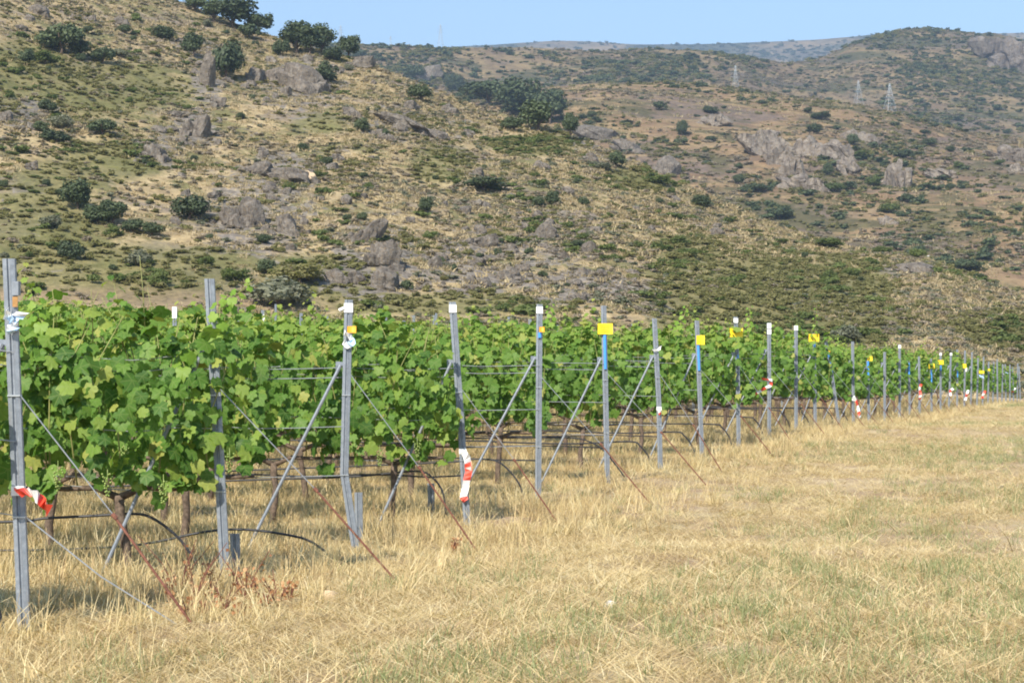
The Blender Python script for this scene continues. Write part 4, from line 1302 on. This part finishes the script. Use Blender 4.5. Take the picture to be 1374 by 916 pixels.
# drip hoses, sagging out of the row and bending to the ground short of the end post
HOSE = {1: [(-300, 700), (0, 700), (60, 695), (120, 692), (180, 689), (205, 695), (232, 714), (250, 734), (266, 760)],
        2: [(-300, 745), (0, 743), (100, 741), (190, 735), (275, 718), (330, 715), (385, 722), (415, 730), (436, 744)],
        3: [(100, 655), (300, 645), (460, 640), (520, 635), (562, 632), (580, 640), (594, 660), (598, 690)],
        4: [(300, 632), (600, 620), (630, 616), (662, 617), (680, 628), (696, 648), (704, 670)],
        5: [(400, 592), (600, 588), (720, 587), (775, 588), (805, 600), (825, 622), (838, 640)]}
for k in range(0, 14):
    X0, z, g, pts = postinfo[k]
    if k in HOSE:
        P = [px2(k, x, y - (5 if k == 2 else 0), 0.02 if k != 2 else -0.9) for x, y in HOSE[k]]
    else:
        L = X0 + 0.29 * z + 1; P = []
        for i in range(14, 0, -1):
            x = X0 - 0.42 - L * (i - 1) / 14; P.append((x, z, float(gfield(x, z)) + 0.38 + 0.02 * math.sin(i * 2.1 + k)))
        P += [(X0 - 0.28, z, g + 0.33), (X0 - 0.16, z, g + 0.18), (X0 - 0.1, z, g - 0.02)]
    # smooth
    Q = []
    for i in range(len(P) - 1):
        p0 = Vector(P[max(i - 1, 0)]); p1 = Vector(P[i]); p2 = Vector(P[i + 1]); p3 = Vector(P[min(i + 2, len(P) - 1)])
        for j in range(4):
            t = j / 4
            Q.append(0.5 * ((2 * p1) + (p2 - p0) * t + (2 * p0 - 5 * p1 + 4 * p2 - p3) * t * t + (3 * p1 - p0 - 3 * p2 + p3) * t ** 3))
    Q.append(Vector(P[-1]))
    o = Vector((X0, z, g))
    b = MB(); b.tube([q - o for q in Q], 0.0095 if k < 6 else 0.012, 7)
    tag(b.build('drip_hose', M['hose'], None, o, True), 'black drip hose hung under the row at ' + desc(k), 'hose', 'black irrigation hoses under the vine rows')
# a second, straighter hose under rows three to six
for k in (3, 4, 5, 6):
    X0, z, g, pts = postinfo[k]; P = []
    for i in range(14):
        x = X0 - 0.02 - (X0 + 0.28 * z) * i / 13; P.append((x - X0, 0.05, float(gfield(x, z)) + 0.47 + 0.015 * math.sin(i * 1.9 + k) - g))
    b = MB(); b.tube(P, 0.008, 6)
    tag(b.build('drip_hose', M['hose'], None, (X0, z, g)), 'thinner upper hose reaching ' + desc(k), 'hose', 'black irrigation hoses under the vine rows')

# line posts standing up out of the rows
LINE = [(235, 412, 8, 1, 'white-topped line post rising from the vines left of the second end post'), (357, 416, 11, 2, 'tilted line post with a white sleeve right of the second end post'),
        (403, 420, 12, 0, None), (370, 408, 20, 0, None), (322, 424, 15, 0, None), (186, 436, 11, 0, None), (33, 424, 12, 0, None), (75, 434, 14, 0, None), (120, 430, 16, 0, None), (518, 424, 16, 0, None),
        (545, 430, 13, 0, None), (558, 423, 15, 0, None), (583, 423, 14, 0, None), (588, 420, 19, 0, None), (683, 425, 16, 0, None), (711, 428, 12, 0, None), (792, 432, 13, 0, None),
        (848, 434, 17, 0, None), (931, 440, 14, 0, None), (975, 440, 18, 0, None), (1049, 452, 18, 0, None), (1080, 455, 20, 0, None), (150, 428, 22, 0, None), (265, 424, 20, 0, None), (440, 424, 22, 0, None),
        (625, 430, 24, 0, None), (750, 436, 25, 0, None), (880, 442, 27, 0, None), (1010, 452, 27, 0, None), (1130, 466, 28, 0, None), (470, 424, 27, 0, None), (90, 420, 27, 0, None)]
for px, py, k, white, lab in LINE:
    z = zrow(k); X = (px - CX) / FPX * z; g = float(gnd(X, z)); H = EYE + (HY - py) / FPX * z - g
    e = empty('trellis_line_post', (X, z, g)); b = MB(); lean = random.uniform(-.03, .03)
    channel(b, [(0, 0, -0.2), (lean * H * .5, 0, H * .5), (lean * H, 0, H)]); b.build('channel', M['galv'], e)
    if white == 1:
        b = MB(); b.box((lean * H, 0, H - 0.09), (0.074, 0.05, 0.19)); b.build('white_band', M['white'], e)
    elif white == 2:
        b = MB(); b.box((lean * H, 0, H - 0.22), (0.074, 0.05, 0.26)); b.build('white_band', M['white'], e)
    if not lab:
        ks = [q for q in range(14) if POSTS[q][1] < px]
        lab = 'bare line post poking above the vines right of ' + desc(ks[-1] if ks else 0)
        tag(e, lab, 'post', lab.replace('post', 'posts', 1))
    else: tag(e, lab, 'post', 'line posts with white tops')

# short stakes by the kinked post
for px, py0, py1, lab in ((481, 660, 700, 'short grey stub stake right of the kinked post'), (578, 648, 690, 'short dark stub stake left of the leaning post with long tape'), (315, 715, 760, 'short grey stub stake behind the plain leaf-wrapped post')):
    k = 2 if px < 500 else 3
    if px < 320: k = 1
    z = zrow(k) + 0.5; s = z / FPX; X = (px - CX) * s; g = float(gnd(X, z)); b = MB()
    channel(b, [(0, 0, -0.1), (0.004, 0, 0.18), (0.0, 0, EYE + (HY - py0) * s - g)], 1.0)
    tag(b.build('stub_stake', M['galv'], None, (X, z, g)), lab, 'stake', 'short stakes under the vines')

# ------------------------------------------------------------------ grapevines
def leaf_shape(seed, detail=True):
    r = random.Random(seed)
    if detail:
        half = [(0, 1.0), (13, .86), (25, .74), (38, .86), (52, .95), (66, .82), (82, .70), (100, .80), (116, .82), (136, .70), (156, .66), (172, .42)]
    else:
        half = [(0, 1.0), (28, .76), (52, .95), (82, .72), (112, .82), (160, .58)]
    pts = [(a, q) for a, q in half] + [(-a, q) for a, q in half[:0:-1]]
    pts = sorted(pts, key=lambda t: t[0])
    V = [(0, 0, 0)]
    for a, q in pts:
        q *= r.uniform(0.9, 1.08); t = R(a)
        x, y = q * math.sin(t), q * math.cos(t)
        zz = -0.22 * q * q + 0.16 * abs(x) + r.uniform(-.05, .05)
        V.append((x * 0.95, y, zz * 1.45))
    n = len(pts)
    F = [(0, 1 + i, 1 + (i + 1)) for i in range(n - 1)] + [(0, n, 1)]
    V = np.array(V); V[:, 1] += 0.15
    return V * 0.62, np.array(F)
SIMPLE = leaf_shape(3, False)
DETAIL = [leaf_shape(10 + i, True) for i in range(4)]
LEAFME = []
for i, (v, f) in enumerate(DETAIL):
    LEAFME.append(np_mesh('leaf', v, f[:, ::-1].copy(), [M['leaf']], False, None, None, v))

def canopy(seed, n, width=1.25, lo=0.52, hi=1.86, thick=0.34, shoots=5):
    """leaf points of one vine: position, normal, tip direction, size; and the shoots' paths"""
    r = np.random.default_rng(seed)
    P = []; NR = []; TP = []; S = []; Y = []
    ph = r.uniform(0, 6.28, 6)
    def half(x, z):
        return thick * (0.70 + 0.42 * np.sin(x * 5 + ph[0]) * np.sin(z * 4.2 + ph[1]) + 0.2 * np.sin(x * 11 + ph[2] + z * 7))* (1 - 0.55 * smooth(hi - .4, hi, z)) * (0.55 + 0.45 * smooth(lo - .1, lo + .25, z))
    def top(x): return hi + 0.13 * np.sin(x * 6 + ph[3]) + 0.10 * np.sin(x * 15 + ph[4])
    def bot(x): return lo + 0.07 * np.sin(x * 7 + ph[5]) + 0.05 * np.sin(x * 17 + ph[0])
    x = r.uniform(-width / 2, width / 2, n); q = r.uniform(0, 1, n)
    z = bot(x) + (top(x) - bot(x)) * q
    side = np.where(r.uniform(0, 1, n) < 0.62, -1, 1)
    dep = 1 - 0.55 * r.uniform(0, 1, n) ** 1.6
    y = side * half(x, z) * dep
    P = np.stack([x, y, z], 1)
    NR = np.stack([r.normal(0, .55, n), side * 0.75 + r.normal(0, .45, n), 0.42 + 0.9 * smooth(hi - .35, hi, z) + r.normal(0, .28, n)], 1)
    TP = np.stack([r.normal(0, .55, n), side * .2 + r.normal(0, .2, n), -1 + r.normal(0, .3, n)], 1)
    S = r.uniform(0.08, 0.148, n)
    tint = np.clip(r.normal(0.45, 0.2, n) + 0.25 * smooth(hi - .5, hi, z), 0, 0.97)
    tint[r.uniform(0, 1, n) < 0.02] = 1.0
    sh = []
    for i in range(shoots):
        sx = r.uniform(-width / 2, width / 2); L = 0.12 + 0.5 * r.uniform(0, 1) ** 1.8; lx = r.normal(0, .12); ly = r.normal(0, .08)
        z0 = float(top(sx)) - 0.15
        path = [(sx, 0, z0), (sx + lx * .4, ly * .4, z0 + L * .5), (sx + lx, ly, z0 + L * .95)]
        sh.append(path)
        m = int(4 + L * 16)
        for j in range(m):
            t = (j + 0.5) / m
            c = np.array(path[0]) * (1 - t) + np.array(path[2]) * t
            a = j * 2.4
            P = np.vstack([P, [c + np.array([0.05 * math.cos(a), 0.05 * math.sin(a), 0])]])
            NR = np.vstack([NR, [(0.5 * math.cos(a), 0.5 * math.sin(a) - .2, 0.7)]])
            TP = np.vstack([TP, [(math.cos(a), math.sin(a), -0.3)]])
            S = np.append(S, 0.12 * (1 - 0.6 * t)); tint = np.append(tint, min(1, 0.72 + 0.28 * t))
    return P, NR, TP, S, tint, sh

def foliage_mesh(name, can, shape, mat, sel=None):
    P, NR, TP, S, tint, sh = can
    if sel is not None: P, NR, TP, S, tint = P[sel], NR[sel], TP[sel], S[sel], tint[sel]
    A = frames(NR, TP)
    if isinstance(shape, list):
        Vs, Fs, Ts, Us = [], [], [], []; off = 0
        for i, (v, f) in enumerate(shape):
            q = np.arange(len(P)) % len(shape) == i
            V, F = place_cards(v, f, P[q], A[q], S[q]); Vs.append(V); Fs.append(F + off); off += len(V); Ts.append(np.repeat(tint[q], len(v))); Us.append(np.tile(v, (int(q.sum()), 1)))
        V, F, T, U = np.vstack(Vs), np.vstack(Fs), np.concatenate(Ts), np.vstack(Us)
    else:
        v, f = shape; V, F = place_cards(v, f, P, A, S); T = np.repeat(tint, len(v)); U = np.tile(v, (len(P), 1))
    return np_mesh(name, V, F, [mat], False, None, T, U)

def stem_mesh(seed, can):
    r = random.Random(seed); m = MB()
    pts = [(0, 0, -0.08)]; x = 0; y = 0
    for i in range(1, 6):
        x += r.uniform(-.025, .025); y += r.uniform(-.02, .02); pts.append((x, y, 0.115 * i))
    m.tube(pts, [.042, .034, .036, .029, .033, .036], 7)
    for s in (-1, 1):
        m.tube([(x, y, .56), (x + s * .16, y + .01, .63), (x + s * .36, y, .62), (x + s * .56, y - .01, .63)], [.028, .02, .016, .011], 6)
    return np_mesh('trunk', m.v, m.f, [M['bark']], True)
def cane_mesh(seed, can):
    r = random.Random(seed); m = MB()
    for i in range(7):
        x = -.52 + i * .17 + r.uniform(-.05, .05); y = r.uniform(-.1, .1)
        m.tube([(x, 0, .62), (x + r.uniform(-.06, .06), y, 1.0), (x + r.uniform(-.12, .12), y * 1.6, 1.4), (x + r.uniform(-.16, .16), y, 1.78)], [.006, .0055, .0045, .003], 5)
    for p in can[5]: m.tube(p, [.004, .0035, .002], 4)
    return np_mesh('canes', m.v, m.f, [M['cane']], True)

NV = 7
CAN = [canopy(900 + i, 335, lo=0.72, hi=1.78, shoots=5) for i in range(NV)]
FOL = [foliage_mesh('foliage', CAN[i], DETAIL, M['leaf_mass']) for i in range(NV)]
FOLF = [foliage_mesh('foliage', CAN[i], SIMPLE, M['leaf_mass']) for i in range(NV)]
STEM = [stem_mesh(900 + i, CAN[i]) for i in range(NV)]
CANE = [cane_mesh(900 + i, CAN[i]) for i in range(NV)]

# positions: (row, x, visible size score)
spots = []
OFF = {0: 0.80, 1: 0.64, 2: 1.38, 3: 0.74, 4: 1.4, 5: 1.35, 6: 1.1, 7: 0.95}
for k in range(NROW):
    X0, z, g, pts = postinfo[k]
    left = -0.285 * z - 0.9
    x = X0 - OFF.get(k, 0.72 + 0.08 * math.sin(k * 2.2)); j = 0
    pxp = POSTS[k - 1][0] if 0 < k <= len(POSTS) else (CX + FPX * postinfo[k - 1][0] / postinfo[k - 1][1] if k else -999)
    while x > left:
        px = CX + x / z * FPX
        front = px > pxp - 0.35 * FPX / z
        spots.append((k, j, x, (1.0 if front else 0.22) / z, front))
        x -= 1.08 + random.uniform(-.06, .06); j += 1
spots.sort(key=lambda s: -s[3])
EMPH = set((s[0], s[1]) for s in spots[:300])
def bunch_mesh(seed):
    r = random.Random(seed); m = MB()
    for i in range(26):
        t = i / 26; z = -0.15 * t; rr = 0.036 * (1 - t * 0.8); a = i * 2.4
        c = (rr * math.cos(a), rr * math.sin(a), z + r.uniform(-.006, .006)); q = 0.0085
        vs = [(c[0] + q * x, c[1] + q * y, c[2] + q * zz) for x, y, zz in ((1, 0, 0), (0, 1, 0), (-1, 0, 0), (0, -1, 0), (0, 0, 1), (0, 0, -1), (.6, .6, .6), (-.6, .6, .6), (-.6, -.6, .6), (.6, -.6, .6), (.6, .6, -.6), (-.6, .6, -.6), (-.6, -.6, -.6), (.6, -.6, -.6))]
        m.add(vs, [(0, 10, 1, 6), (1, 11, 2, 7), (2, 12, 3, 8), (3, 13, 0, 9), (4, 9, 0, 6), (4, 6, 1, 7), (4, 7, 2, 8), (4, 8, 3, 9), (5, 10, 0, 13), (5, 11, 1, 10), (5, 12, 2, 11), (5, 13, 3, 12)])
    m.tube([(0, 0, 0.05), (0, 0, -.1)], .003, 4)
    return np_mesh('grape_bunch', m.v, m.f, [M['grape']], True)
BUNCH = [bunch_mesh(i) for i in range(3)]
nhero = 0; restP = []
HEROROWS = 7
for k, j, x, sc, front in spots:
    X0, z, g, pts = postinfo[k]
    gz = float(gnd(x, z)); vi = (k * 3 + j * 5) % NV
    flip = 1 if (k + j) % 2 else -1
    if (k, j) not in EMPH:
        restP.append((x, z, gz, vi)); continue
    e = empty('grapevine', (x, z, gz))
    hero = k < HEROROWS and front and j < 2
    st = obj('trunk', STEM[vi], e)
    obj('canes', CANE[vi], e)
    if hero:
        can = canopy(2000 + k * 10 + j, 360, 1.28, {0: .68, 1: .63, 2: .72, 3: .62, 4: .70}.get(k, .74), {0: 1.5, 1: 1.72, 2: 1.74, 3: 1.78, 4: 1.84}.get(k, 1.80), 0.36, 9)
        P, NR, TP, S, tint, sh = can
        A = frames(NR, TP)
        order = np.argsort(P[:, 1] - 0.12 * S / 0.1)     # outermost on the near side first
        front_ids = order[:296]; rest = order[296:]
        for q in front_ids:
            o = bpy.data.objects.new('leaf', LEAFME[int(q) % len(LEAFME)])
            mt = Matrix([list(A[q][0]) , list(A[q][1]), list(A[q][2])]).to_4x4()
            o.matrix_local = Matrix.Translation(Vector(P[q])) @ mt @ Matrix.Scale(float(S[q]), 4)
            COL.objects.link(o); o.parent = e
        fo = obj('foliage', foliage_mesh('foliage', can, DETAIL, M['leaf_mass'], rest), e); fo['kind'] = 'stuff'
        if 1 <= k <= 4:
            for gi in range(3):
                o = obj('grape_bunch', BUNCH[gi], e, (-.42 + .38 * gi + .06 * math.sin(k * 3 + gi), -.34, {1: .74, 2: .84, 3: .76, 4: .8}[k] + .05 * math.sin(gi * 2 + k)))
                o.rotation_euler = (0, 0, gi * 2.0 + k)
        lab = ('leafy green grapevine at the row end beside ' if j == 0 else 'leafy green grapevine one place in from ') + desc(k)
        tag(e, lab, 'grapevine', 'grapevines at the near row ends')
        nhero += 1
    else:
        fo = obj('foliage', FOL[vi] if z < 40 else FOLF[vi], e)
        fo.scale = (flip, 1, random.uniform(0.96, 1.07)); fo['kind'] = 'stuff'
        if front and j == 0:
            tag(e, 'green grapevine at the row end beside ' + desc(k), 'grapevine', 'grapevines at the near row ends')
        elif front and j < 2:
            tag(e, 'green grapevine one place in from ' + desc(k), 'grapevine', 'grapevines at the near row ends')
        else:
            tag(e, 'grapevine deeper in the row that ends at ' + desc(k), 'grapevine', 'grapevines deeper in the row that ends at ' + desc(k))
c_vine = source_collection('row_foliage', FOLF)
rp = np.array(restP)
scatter('vine_rows', rp[:, :3], np.stack([rp[:, 0] * 0, rp[:, 0] * 0, np.where(np.arange(len(rp)) % 2, 0, math.pi)], 1), np.ones((len(rp), 3)) * rng.uniform(.95, 1.08, (len(rp), 1)), rp[:, 3].astype(int), c_vine,
        'far grapevines in the field reading as one green mass')

# single long shoots reaching up
def long_shoot(px0, py0, px1, py1, k, label, n=14, sz=0.09):
    a = Vector(px2(k, px0, py0, -0.1)); c = Vector(px2(k, px1, py1, -0.1)); r = np.random.default_rng(px0)
    e = empty('vine_shoot', a); d = c - a
    b = MB(); b.tube([(0, 0, 0), d * 0.5 + Vector((0.02, 0, 0.02)), d], [.006, .004, .002], 5); b.build('cane', M['cane'], e)
    P = []; NRm = []; TPm = []; S = []
    for j in range(n):
        t = (j + .6) / n; q = d * t; an = j * 2.4
        P.append((q.x + .04 * math.cos(an), q.y + .04 * math.sin(an), q.z)); NRm.append((.5 * math.cos(an), -.6 + .3 * math.sin(an), .5)); TPm.append((math.cos(an), math.sin(an), -.5 + t)); S.append(sz * (1.1 - .7 * t))
    can = (np.array(P), np.array(NRm), np.array(TPm), np.array(S), r.uniform(0, 1, n), [])
    P, NRm, TPm, S = map(np.array, (P, NRm, TPm, S)); A = frames(NRm, TPm)
    for q in range(n):
        v, f = DETAIL[q % 4]
        o = bpy.data.objects.new('leaf', YOUNG[q % 4]); mt = Matrix([list(A[q][0]), list(A[q][1]), list(A[q][2])]).to_4x4()
        o.matrix_local = Matrix.Translation(Vector(P[q])) @ mt @ Matrix.Scale(float(S[q]), 4)
        COL.objects.link(o); o.parent = e
    return tag(e, label, 'vine shoot', 'pale young shoots standing above the vines')
YOUNG = []
for i, (v, f) in enumerate(DETAIL): YOUNG.append(np_mesh('leaf', v, f[:, ::-1].copy(), [M['young']], False, None, np.full(len(v), 0.25 * i)))
long_shoot(60, 450, 46, 396, 1, 'leafy upright shoot right of the nearest post', 10, 0.12)
long_shoot(285, 470, 296, 395, 1, 'leafy shoot climbing the plain leaf-wrapped post', 12, 0.12)
long_shoot(298, 415, 340, 374, 1, 'pale bent shoot tip above the plain leaf-wrapped post', 8, 0.09)
long_shoot(908, 445, 923, 408, 6, 'pale bent shoot left of the square yellow card')
long_shoot(1004, 448, 1006, 410, 8, 'pale upright shoot right of the white-capped post')
long_shoot(1090, 470, 1096, 408, 11, 'tall pale shoot above the yellow card half hidden by leaves')
long_shoot(740, 440, 738, 408, 5, 'pale shoot tip right of the straight white-topped post')
long_shoot(240, 470, 262, 560, 1, 'yellowish drooping leaves left of the plain leaf-wrapped post', 9, 0.13)
long_shoot(1130, 475, 1122, 452, 14, 'pale shoot tip right of the post leaning far over')

# ------------------------------------------------------------------ dry grass
def dist_pts(n, y0, y1, umax=0.34, seed=0, power=2.0):
    r = np.random.default_rng(seed)
    y = (y0 ** (2 - power + 1e-9) + (y1 ** (2 - power + 1e-9) - y0 ** (2 - power + 1e-9)) * r.uniform(0, 1, n)) ** (1 / (2 - power + 1e-9))
    x = r.uniform(-umax, umax, n) * y
    return r, x, y
def row_near(x, y):
    """1 inside the vine strip and its fringe of tall grass, 0 on the open headland"""
    return smooth(1.2, 0.2, x - (xhead(y) + 0.35)) if False else 1 - smooth(0.3, 1.7, x - xhead(y) + 0.35 * fbm(x * .8, y * .8, 83, 3))
tall = tuft_meshes('tall_straw', 600, M['straw'], 6, 22, 0.24, 0.0026, 0.11, (0.05, 0.8))
short = tuft_meshes('short_straw', 620, M['straw'], 6, 36, 0.07, 0.0021, 0.15, (0.5, 0.99))
flat = tuft_meshes('flat_straw', 640, M['straw'], 6, 30, 0.19, 0.0021, 0.17, (0.95, 1.0))
weed = tuft_meshes('green_weed', 660, M['weed'], 5, 16, 0.11, 0.0022, 0.10, (0.15, 0.9))
def grass(name, meshes, n, y0, y1, seed, weight, size, label, power=1.0, wide=1.0):
    r, x, y = dist_pts(n, y0, y1, 0.34, seed, power)
    k = r.uniform(0, 1, n) < weight(x, y)
    x, y = x[k], y[k]; m = len(x); z = gnd(x, y) - 0.006
    s = size[0] + (size[1] - size[0]) * r.uniform(0, 1, m)
    grow = (1 + np.clip(y - 20, 0, 80) / 80 * wide)
    rot = np.stack([r.normal(0, .1, m), r.normal(0, .1, m), r.uniform(0, 6.28, m)], 1)
    scl = np.stack([s * grow, s * grow, s * (1 + 0 * grow)], 1)
    scatter(name, np.stack([x, y, z], 1), rot, scl, r.integers(0, len(meshes), m), source_collection(name + '_clump', meshes), label)
path_bare = lambda x, y: 1 - 0.9 * smooth(0.0, 0.35, fbm(x * .55 + 9, y * .3, 91, 3))
grass('tall_dry_grass', tall, 66000, 8.0, 112, 1, lambda x, y: np.clip(row_near(x, y) * (0.35 + 0.9 * fbm(x * .9, y * .9, 95, 3)), 0, 1), (0.45, 1.15), 'tall golden dry grass under and beside the vine rows', 1.0, 1.6)
grass('short_dry_grass', short, 90000, 7.6, 115, 2, lambda x, y: np.clip(path_bare(x, y) * (0.42 + 0.45 * row_near(x, y)), 0, 1), (0.6, 1.25), 'short trampled dry grass over the headland', 1.0, 1.8)
grass('flattened_straw', flat, 60000, 7.6, 70, 3, lambda x, y: np.clip((0.8 + 0.5 * fbm(x * .7, y * .5, 93, 3)) * (0.4 + 0.6 * path_bare(x, y)) * (1 - 0.4 * row_near(x, y)), 0, 1), (0.6, 1.3), 'flattened straw lying over the headland', 1.0, 1.5)
wm = lambda x, y: np.clip(smooth(0.0, 0.4, fbm(x * .5 + 31, y * .24 + 5, 97, 3) + 0.22 * smooth(-0.5, 3, x)) * (1 - 0.8 * row_near(x, y)) + 0.02, 0, 1)
grass('green_weeds', weed, 40000, 7.6, 110, 4, wm, (0.5, 1.3), 'patches of thin green weeds in the trampled grass', 1.0, 1.6)

stalk = tuft_meshes('fallen_stalk', 680, M['straw'], 6, 5, 0.36, 0.0026, 0.3, (0.93, 0.999))
upright = tuft_meshes('upright_stalk', 690, M['straw'], 6, 4, 0.32, 0.0022, 0.12, (0.02, 0.5))
grass('fallen_stalks', stalk, 5000, 7.6, 45, 5, lambda x, y: 0.8 - 0.3 * row_near(x, y), (0.5, 1.3), 'long pale straw stalks fallen over the headland', 1.0, 1.0)
grass('upright_stalks', upright, 7000, 7.6, 80, 6, lambda x, y: np.clip(0.05 + 0.9 * row_near(x, y), 0, 1), (0.5, 1.1), 'thin upright dry stalks standing among the grass', 1.0, 1.0)
# reddish dock plants by the plain post
def dock(px, py, k, h, seed, label):
    r = np.random.default_rng(seed); z = zrow(k); s = z / FPX; X = (px - CX) * s; zz = EYE * FPX / (py - HY) * 0.985; X = (px - CX) / FPX * zz; g = float(gnd(X, zz))
    e = empty('dock_plant', (X, zz, g)); m = MB(); P = []; 
    for i in range(6):
        a = r.uniform(0, 6.28); L = h * r.uniform(.5, 1.05); d = r.uniform(.1, .7) * L
        tip = (d * math.cos(a), d * math.sin(a), L)
        m.tube([(0, 0, 0), (tip[0] * .4, tip[1] * .4, L * .55), tip], [.004, .003, .002], 4)
        for j in range(5):
            t = r.uniform(.35, 1.0); P.append((tip[0] * t + r.normal(0, .02), tip[1] * t + r.normal(0, .02), L * t + r.normal(0, .015)))
    m.build('stalk', M['rust'], e)
    P = np.array(P); n = len(P); A = frames(r.normal(size=(n, 3)) + np.array([0, -.4, .4]), r.normal(size=(n, 3)))
    V, F = place_cards(np.array([(-.5, -.5, 0), (.5, -.4, .1), (.4, .5, 0), (-.4, .45, .1)]), np.array([(0, 1, 2, 3)]), P, A, r.uniform(.012, .026, n))
    o = obj('seed_leaves', np_mesh('seed_leaves', V, F, [M['dock']], False, None, np.repeat(r.uniform(0, 1, n), 4)), e); o['kind'] = 'stuff'
    tag(e, label, 'plant', 'reddish dried dock plants by the posts')
dock(262, 800, 1, 0.36, 1, 'rusty red dried dock plant on the near side of the plain leaf-wrapped post')
dock(330, 800, 1, 0.30, 2, 'rusty red dried dock plant right of the plain leaf-wrapped post foot')
dock(372, 808, 1, 0.22, 3, 'low reddish plant farthest right of the plain leaf-wrapped post')
dock(240, 790, 1, 0.46, 4, 'tallest reddish dock stems between the first two posts')
dock(608, 715, 3, 0.16, 5, 'small reddish plant at the foot of the leaning post')
dock(302, 815, 1, 0.20, 6, 'low reddish dock plant in front of the plain leaf-wrapped post')

for i_, (px_, py_, h_) in enumerate(((285, 792, .2), (318, 785, .22), (345, 792, .18), (355, 815, .14), (276, 822, .14), (322, 825, .13), (228, 806, .2), (250, 826, .13), (390, 800, .12))):
    dock(px_, py_, 1, h_, 20 + i_, 'low rusty seedling of dock scattered round the leaf-wrapped post foot')
# stones on the headland
def stone(px, py, w, h, mt, label, name='stone'):
    y = EYE * FPX / (py - HY); X = (px - CX) / FPX * y; g = float(gnd(X, y)); k = y / FPX
    o = obj(name, RK[mt][int(px) % len(RK[mt])], None, (X, y, g + h * k * .25)); o.scale = (w * k * .95, w * k * .8, h * k); o.rotation_euler = (0.2, 0.1, px)
    tag(o, label, 'stone')
stone(443, 801, 24, 18, 't', 'tan stone in the grass below the kinked post')
stone(410, 797, 9, 9, 't', 'small pale tan stone left of the larger tan one')
stone(818, 811, 18, 14, 'w', 'white stone on the open trampled grass')
stone(412, 764, 6, 8, 'w', 'tiny white stone in the shade under the vines')
stone(595, 798, 12, 7, 't', 'flat reddish clod in the open grass')
stone(1344, 636, 9, 6, 'n', 'small dark clod on the far headland')

# ------------------------------------------------------------------ air
def haze():
    m = bpy.data.materials.new('air'); m.use_nodes = True; nt = m.node_tree; nt.nodes.clear()
    out = nt.nodes.new('ShaderNodeOutputMaterial'); v = nt.nodes.new('ShaderNodeVolumePrincipled')
    v.inputs['Color'].default_value = (0.62, 0.80, 1.0, 1); v.inputs['Density'].default_value = 0.00021; v.inputs['Anisotropy'].default_value = 0.2
    nt.links.new(v.outputs[0], out.inputs['Volume'])
    b = MB(); x0, x1, y0, y1, z0, z1 = -2600, 2600, -60, 4700, -12, 760
    b.box(((x0 + x1) / 2, (y0 + y1) / 2, (z0 + z1) / 2), (x1 - x0, y1 - y0, z1 - z0))
    o = b.build('haze', m); tag(o, 'thin blue haze over the distant hills', kind='stuff')
haze()
print('heroes', nhero, 'rest', len(restP), 'objects', len(bpy.data.objects))
